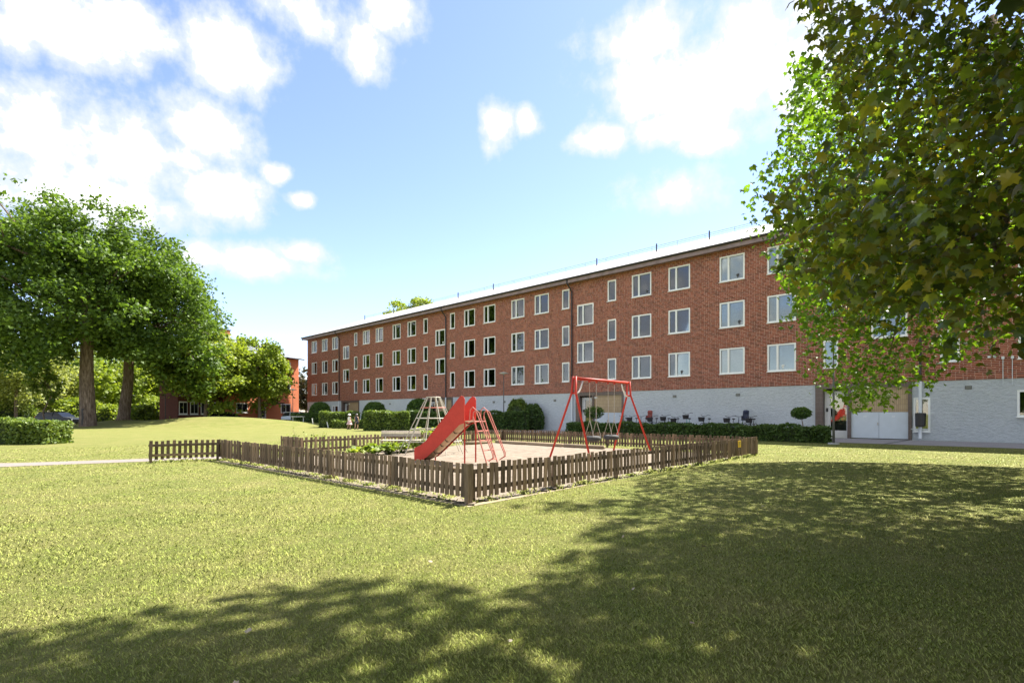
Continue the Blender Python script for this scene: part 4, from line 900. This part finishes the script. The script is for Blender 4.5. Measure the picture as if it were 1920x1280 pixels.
# ------------------------------------------------------------------ two children
def person(label, base, rz, h, top_m, low_m, hat_m, skirt):
    r = thing('person', label, 'person', base, rz, 'children walking by the hedge'); k = h / 1.3
    J = dict(pel=(0, 0, .66), wst=(0, 0, .80), chs=(0, .01, .95), nek=(0, 0, 1.06), hed=(0, -.01, 1.16), top=(0, 0, 1.26), hl=(-.08, 0, .62), kl=(-.09, -.05, .34), al=(-.09, .03, .06), tl=(-.09, -.08, .03), hr=(.08, 0, .62), kr=(.09, .04, .34), ar=(.09, .12, .07), tr=(.09, .03, .03),
             sl=(-.13, 0, 1.0), el=(-.19, .02, .80), wl=(-.17, -.08, .64), fl=(-.16, -.11, .57), sr=(.13, 0, 1.0), er=(.19, .02, .80), wr=(.18, -.06, .63), fr=(.17, -.09, .56))
    rad = dict(pel=.10, wst=.085, chs=.10, nek=.04, hed=.085, top=.06, hl=.07, kl=.045, al=.03, tl=.025, hr=.07, kr=.045, ar=.03, tr=.025, sl=.045, el=.032, wl=.024, fl=.022, sr=.045, er=.032, wr=.024, fr=.022)
    E_ = [('pel', 'wst'), ('wst', 'chs'), ('chs', 'nek'), ('nek', 'hed'), ('hed', 'top'), ('pel', 'hl'), ('hl', 'kl'), ('kl', 'al'), ('al', 'tl'), ('pel', 'hr'), ('hr', 'kr'), ('kr', 'ar'), ('ar', 'tr'), ('chs', 'sl'), ('sl', 'el'), ('el', 'wl'), ('wl', 'fl'), ('chs', 'sr'), ('sr', 'er'), ('er', 'wr'), ('wr', 'fr')]
    names = list(J); me = bpy.data.meshes.new('body'); me.from_pydata([tuple(c * k for c in J[n]) for n in names], [(names.index(a), names.index(b)) for a, b in E_], []); me.materials.append(M['skin'])
    o = link(bpy.data.objects.new('body', me), r); md = o.modifiers.new('skin', 'SKIN'); md.use_smooth_shade = True
    for i, n in enumerate(names): sv = me.skin_vertices[0].data[i]; sv.radius = (rad[n] * k,) * 2; sv.use_root = (n == 'pel')
    sb = o.modifiers.new('sub', 'SUBSURF'); sb.levels = 1; sb.render_levels = 1
    mb = MB(); mb.lathe([(.115 * k, .66 * k), (.105 * k, .80 * k), (.125 * k, .95 * k), (.10 * k, 1.03 * k), (.05 * k, 1.065 * k)], n=14); mb.build('shirt', top_m, r, True)
    mb = MB()
    if skirt: mb.lathe([(.24 * k, .40 * k), (.17 * k, .58 * k), (.112 * k, .74 * k)], n=14)
    else:
        for s_ in (-1, 1): mb.tube([(s_ * .085 * k, 0, .70 * k), (s_ * .095 * k, -.01, .42 * k)], [.088 * k, .075 * k], 10)
    mb.build('skirt' if skirt else 'shorts', low_m, r, True)
    MB().lathe([(.095 * k, 1.10 * k), (.10 * k, 1.18 * k), (.085 * k, 1.26 * k), (0, 1.285 * k)], n=12).build('hair', M['bark'], r, True)
    MB().lathe([(.16 * k, 1.205 * k), (.10 * k, 1.22 * k), (.095 * k, 1.28 * k), (0, 1.315 * k)], n=14).build('hat', hat_m, r, True)
    for s_ in (-1, 1): MB().box((s_ * .09 * k, (-.03 if s_ < 0 else .07) * k, .03 * k), (.07 * k, .17 * k, .06 * k)).build('shoe', M['rubber'], r)
M['pink_print'] = plain('pink_print', (0.62, 0.42, 0.42), 0.9, var=.4, scale=40)
person('child in a white hat and pale pink patterned dress', at(655, 42.2), 2.6, 1.28, M['white_paint'], M['pink_print'], M['white_paint'], True)
person('child in a dark top and dark hat with bare legs', at(668.5, 42.0), 2.9, 1.30, M['navy'], M['navy'], M['dark_metal'], False)

# ------------------------------------------------------------------ trees
OAKP = [(-900, 300), (-60, 340), (15, 350), (90, 345), (140, 352), (200, 343), (240, 352), (290, 392), (325, 440), (338, 490), (382, 520), (394, 575), (420, 600), (432, 650), (440, 700), (400, 725), (350, 745), (322, 725), (300, 690), (262, 675), (240, 655), (205, 668), (182, 640), (150, 632), (125, 668), (95, 655), (60, 700), (20, 690), (-40, 720), (-900, 740)]
def keep_oak(P):
    u, v = project(P); return in_poly(u + RNG.normal(0, 11, len(u)), v + RNG.normal(0, 11, len(u)), OAKP)
b1 = Vector((-39.4, 47.6, 0)); b2 = Vector((-40.2, 53.0, float(gz(-40.2, 53.0))))
r1, _, _ = tree('oak_tree', 'huge broad oak with a hollow split in its pale trunk', b1, 23, (11.5, 9.0, 10.6), 12.2, .29, 66000, 'oak', 101, 60, .60, keep_oak, 'big oaks', off=(-1.5, 0), k=16, lobe_r=(.15, .30), shell=.3)
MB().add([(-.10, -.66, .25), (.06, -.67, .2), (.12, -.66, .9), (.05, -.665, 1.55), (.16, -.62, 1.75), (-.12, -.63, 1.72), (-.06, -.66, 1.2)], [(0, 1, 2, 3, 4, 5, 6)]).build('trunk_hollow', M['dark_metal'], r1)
tree('oak_tree', 'second big oak with a dark trunk on the mound', b2, 20, (9.8, 8.0, 9.4), 10.6, .29, 52000, 'oak', 102, 50, .52, keep_oak, 'big oaks', off=(4.0, 0), k=14, lobe_r=(.16, .32), shell=.3)
for k, (u, Y, h, rx, rz, zc, kind, n, lab) in enumerate([(385, 56.5, 11, 4.9, 4.8, 6.6, 'lime', 17000, 'mid green tree in front of the dark brick wing'), (487, 61, 10.6, 4.1, 4.5, 6.4, 'lime', 15000, 'bright yellow green tree in front of the orange house')]):
    tree('lime_tree', lab, at(u, Y), h, (rx, rx, rz), zc, .30, n, kind, 110 + k, 22, .2, None, 'street trees before the orange house', lobe_r=(.28, .42))
tree('birch_tree', 'slender pale leaved tree at far left behind the square hedge', at(30, 60), 12, (6.5, 5.5, 5.2), 7.0, .26, 15000, 'pale', 120, 22, .16, lambda P: (project(P)[1] > 640), None, lobe_r=(.25, .4))
sap = tree('sapling', 'thin young tree with a light stem in front of the black car', at(84, 50), 6, (1.6, 1.6, 2.0), 4.2, .2, 1800, 'mid', 121, 10, .07)
bg_t = [(-60, 74, 7, 7, 'mid'), (30, 78, 6.5, 8, 'lime'), (110, 72, 5.5, 6, 'pale'), (170, 82, 6.5, 8, 'mid'), (235, 74, 5.5, 6.5, 'lime'), (290, 84, 6.5, 8.5, 'mid'), (335, 78, 4.5, 6, 'mid'), (-130, 66, 7, 9, 'oak'), (-20, 92, 9, 12, 'oak'), (210, 96, 9, 12, 'oak')]
names = ['far left', 'left of the black car', 'straight above the black car', 'seen left of the split oak trunk', 'seen between the two oak trunks', 'right of the second oak trunk', 'beside the dark brick wing', 'outermost at the left', 'tall and dark at the back left', 'tall and dark behind the oaks']
for k, (u, Y, r, hgt, kind) in enumerate(bg_t):
    hgt *= 1.55
    tree('broadleaf_tree', '%s background tree, %s' % ({'mid': 'mid green', 'lime': 'yellow green', 'pale': 'pale green', 'oak': 'dark green'}[kind], names[k]), at(u, Y), hgt, (r, r, hgt * .52), hgt * .50,   .45, 5000, kind, 130 + k, 20, .2, None, 'trees behind the oaks', lobe_r=(.3, .48), k=6)
for k, (u, Y, r, h, kind, lab) in enumerate([(20, 62, 2.6, 2.4, 'mid', 'bushy shrub left of the black car'), (205, 63, 2.2, 2.2, 'lime', 'bright shrub between the oak trunks'), (265, 60, 1.6, 2.0, 'mid', 'dark shrub right of the second oak'), (300, 66, 2.5, 3.2, 'lime', 'light shrub beside the thin post'), (342, 59, 1.5, 1.6, 'pale', 'pale rounded shrub on the mound edge'), (150, 66, 2.5, 3.0, 'lime', 'yellow green shrub behind the black car')]):
    bush('garden_shrub', lab, Vector((at(u, Y).x, Y, float(gz(at(u, Y).x, Y)))), r, r, h, kind, 150 + k, .26, 2600, 'shrub', 'shrubs by the road', rough=.10)
tree('copper_tree', 'dark brownish tree in the gap between the orange house and the brick block', at(573, 84), 10, (2.6, 3, 4.2), 4.6, .3, 6000, 'dark', 160, 14, .15)
tree('broadleaf_tree', 'tree crown rising behind the roof of the brick block', at(775, 90), 20, (5.2, 5, 4.5), 18.0, .36, 11000, 'lime', 161, 18, .3)

# maples on the right: the crowns hang in from outside the frame
SHADOWP = [(-900, 1290), (0, 1190), (250, 1150), (470, 1112), (500, 1080), (560, 1098), (660, 1078), (780, 1082), (850, 1100), (930, 1118), (1000, 1082), (1040, 1052), (1085, 1012), (1100, 988), (1050, 975), (950, 948), (985, 932), (1120, 908), (1250, 884), (1350, 869), (1500, 865), (1700, 868), (1900, 876), (4000, 900), (4000, 9000), (-4000, 9000)]
def shade_ok(P):
    t_ = P[:, 2] / SUN.z; G = P - t_[:, None] * np.array(SUN); G[:, 2] = 0
    u, v = project(G); return (G[:, 1] < 1.2) | in_poly(u, v, SHADOWP)
AP = [(1512, -400), (1512, 0), (1525, 45), (1565, 110), (1562, 170), (1575, 230), (1545, 290), (1500, 345), (1450, 380), (1445, 410), (1490, 450), (1470, 500), (1500, 530), (1575, 560), (1590, 600), (1640, 620), (1650, 670), (1690, 690), (1750, 660), (1810, 672), (1850, 700), (1870, 650), (1930, 630), (2600, 700), (2600, -400)]
def in_view(u, v, P): return (P[:, 1] > .3) & (u > -40) & (u < 1990) & (v > -160) & (v < 1320)
def keep_a(P):
    u, v = project(P); return (~in_view(u, v, P) | in_poly(u + RNG.normal(0, 16, len(u)), v + RNG.normal(0, 16, len(u)), AP)) & shade_ok(P) & (np.hypot(P[:, 0], P[:, 1]) > 3.0) & (P[:, 2] > 1.45)
BP = [(1500, 112), (1520, 108), (1545, 150), (1600, 80), (1960, 60), (1960, 610), (1890, 625), (1850, 650), (1760, 690), (1735, 725), (1690, 700), (1660, 768), (1640, 745), (1600, 775), (1570, 745), (1530, 725), (1500, 690), (1512, 640), (1482, 605), (1492, 570), (1462, 520), (1440, 465), (1382, 438), (1392, 400), (1388, 345), (1450, 290), (1482, 200)]
def keep_b(P):
    u, v = project(P); return (~in_view(u, v, P) | in_poly(u + RNG.normal(0, 12, len(u)), v + RNG.normal(0, 12, len(u)), BP)) & shade_ok(P) & (P[:, 2] > 1.35)
rng = np.random.default_rng(77)
def maple(name, label, base, center, rad, n, kind, keep, seed, size, lobes, singles=0):
    rng = np.random.default_rng(seed); root = thing(name, label, 'tree', base, 0); base = np.array(base, float)
    P, tone, lc = crown_points(n, center, rad, lobes, rng, .35, (.22, .40), keep)
    mb = MB(); limbs(mb, (0, 0, 0), Vector(np.array(center) - base) + Vector((0, 0, rad[2] * .3)), .24, [tuple(c - base) for c in lc if keep(c[None])[0]], rng, k=26, bend=.4, ok=lambda Q: keep(Q + base)); mb.build('trunk', M['bark'], root, True)
    Rm = rand_rot(len(P), .55, rng); size_ = rng.uniform(.75, 1.25, len(P)) * size
    uu, vv = project(P); size_ = np.where(in_view(uu, vv, P), size_, size_ * 1.75)      # unseen part of the crown: leaves enlarged to thicken its cast shadow
    # blades hang: tilt the leaf's tip downwards
    tip = Rm[:, :, 1].copy(); tip[:, 2] = -np.abs(tip[:, 2]) - .25; tip /= np.linalg.norm(tip, axis=1)[:, None]
    nz_ = Rm[:, :, 2] - (Rm[:, :, 2] * tip).sum(1)[:, None] * tip; nz_ /= np.linalg.norm(nz_, axis=1)[:, None] + 1e-9; xx = np.cross(tip, nz_); Rm = np.stack([xx, tip, nz_], -1)
    Q = P - base; sel = np.zeros(len(P), bool)
    if singles:
        u, v = project(P); vis = (u > 1400) & (u < 1915) & (v > 5) & (v < 720) & (P[:, 1] > .5); d = np.linalg.norm(P - np.array((0, 0, H)), axis=1) + np.where(vis, 0, 1e3)
        sel[np.argsort(d)[:singles]] = True
        me = bpy.data.meshes.new('leaf'); me.from_pydata([tuple(p) for p in MAPLE], [], [tuple(f) for f in MAPLE_F]); me.materials.append(LEAF_S); me.update()
        for i in np.nonzero(sel)[0]:
            o = link(bpy.data.objects.new('leaf', me), root); m4 = Matrix([list(Rm[i][r]) + [0] for r in range(3)] + [[0, 0, 0, 1]]) @ Matrix.Diagonal((size_[i],) * 3 + (1,)); m4.translation = Vector(Q[i]); o.matrix_local = m4
    iv = in_view(uu, vv, P)
    for nm_, k, T_, TF_, f_ in (('crown', ~sel & iv, MAPLE_S, MAPLE_SF, 1.0), ('upper_crown', ~sel & ~iv, CLUMP, CLUMP_F, 1.0)):
        c = scatter(nm_, T_, TF_, Q[k], Rm[k], size_[k] * f_, LEAF[kind], root, tone[k])
        if singles: c['kind'] = 'stuff'
    return root
maple('bronze_maple', 'near maple with dark bronze green leaves hanging in from the right', (6.6, 3.2, 0), (5.6, 3.9, 6.6), (6.6, 5.8, 5.6), 78000, 'bronze', keep_a, 201, .094, 70, 300)
maple('green_maple', 'fresh green maple behind the bronze one, hanging before the block', (14.2, 12.0, 0), (11.4, 12.2, 8.2), (8.4, 7.2, 8.4), 68000, 'maple', keep_b, 202, .125, 60)

# ------------------------------------------------------------------ lawn blades and litter
def blades(n, seed):
    rng = np.random.default_rng(seed); r = 1.8 * (26.0 / 1.8) ** rng.uniform(0, 1, n); a = rng.uniform(-1.12, 1.12, n)
    x = r * np.sin(a); y = r * np.cos(a); tall = np.zeros(n)
    for (p0, p1, m) in ((C1, C0, 4200), (C0, C3, 3600), (C2, C1, 500)):     # uncut tufts under the fence
        f = rng.uniform(0, 1, m) ; f = np.clip(f + .02 * np.sin(f * 90), 0, 1); j = rng.normal(-.08, .07, m); q = (p1 - p0).normalized()
        x = np.append(x, p0.x + (p1.x - p0.x) * f + q.y * -j * -1); y = np.append(y, p0.y + (p1.y - p0.y) * f - q.x * -j * -1); r = np.append(r, np.hypot(x[-m:], y[-m:])); tall = np.append(tall, np.ones(m))
    k = ~in_poly(x, y, sp) & ~in_poly(x, y, [(-40, 9.6), (-12.6, 12.35), (-9.4, 14.15), (-7.2, 15.3), (-7.9, 16.1), (-10.2, 14.9), (-13.0, 13.45), (-40, 11.0)]); k |= tall > 0; x, y, r, tall = x[k], y[k], r[k], tall[k]; n = len(x)
    patch = np.sin(x * 1.7 + np.sin(y * 1.3) * 2) * np.sin(y * 1.9 + np.sin(x * 1.1) * 2)
    h = rng.uniform(.009, .024, n) * (1 + .25 * patch) * (1 + (rng.uniform(0, 1, n) > .985) * .8) * (1 + tall * rng.uniform(.6, 3.2, n)); w = .0015 * (r / 2.2) ** .9
    th = rng.uniform(0, 6.283, n); ln = rng.uniform(.2, 1.3, n) * h; la = rng.uniform(0, 6.283, n)
    V = np.zeros((n, 4, 3)); dx, dy = np.cos(th) * w, np.sin(th) * w
    V[:, 0] = np.stack([x - dx, y - dy, np.zeros(n) - .003], 1); V[:, 1] = np.stack([x + dx, y + dy, np.zeros(n) - .003], 1)
    V[:, 2] = np.stack([x + dx * .7 + np.cos(la) * ln * .4, y + dy * .7 + np.sin(la) * ln * .4, h * .65], 1); V[:, 3] = np.stack([x + np.cos(la) * ln, y + np.sin(la) * ln, h], 1)
    FA = (np.arange(n)[:, None, None] * 4 + np.array([(0, 1, 2), (0, 2, 3)])[None]).reshape(-1, 3)
    tone = np.clip(rng.normal(.45, .20, n) + .10 * patch, 0, 1)
    o = np_mesh('grass_blades', V.reshape(-1, 3), FA, M['blade'], None, np.repeat(tone, 4))
    nn = np.stack([np.cos(la) * .35, np.sin(la) * .35, np.ones(n)], 1); nn /= np.linalg.norm(nn, axis=1)[:, None]; o.data.normals_split_custom_set_from_vertices(np.repeat(nn, 4, axis=0).astype(np.float32))
    tag(o, 'short mown grass covering the lawn', 'grass', kind='stuff')
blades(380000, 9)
rng = np.random.default_rng(21); n = 26; r = 2.3 * (16 / 2.3) ** rng.uniform(0, 1, n); a = rng.uniform(-.8, .8, n); P = np.stack([r * np.sin(a), r * np.cos(a), np.full(n, .035)], 1)
k = ~in_poly(P[:, 0], P[:, 1], sp); P = P[k]
M['litter'] = leafy('leaf_litter', (0.20, 0.14, 0.08), (0.42, 0.36, 0.27), .1)
o = scatter('fallen_leaves', CLUMP, CLUMP_F, P, rand_rot(len(P), 1.5, rng), rng.uniform(.02, .05, len(P)), M['litter'], None, rng.uniform(0, 1, len(P))); tag(o, 'scattered dry leaves and bits on the grass', 'leaves', kind='stuff')
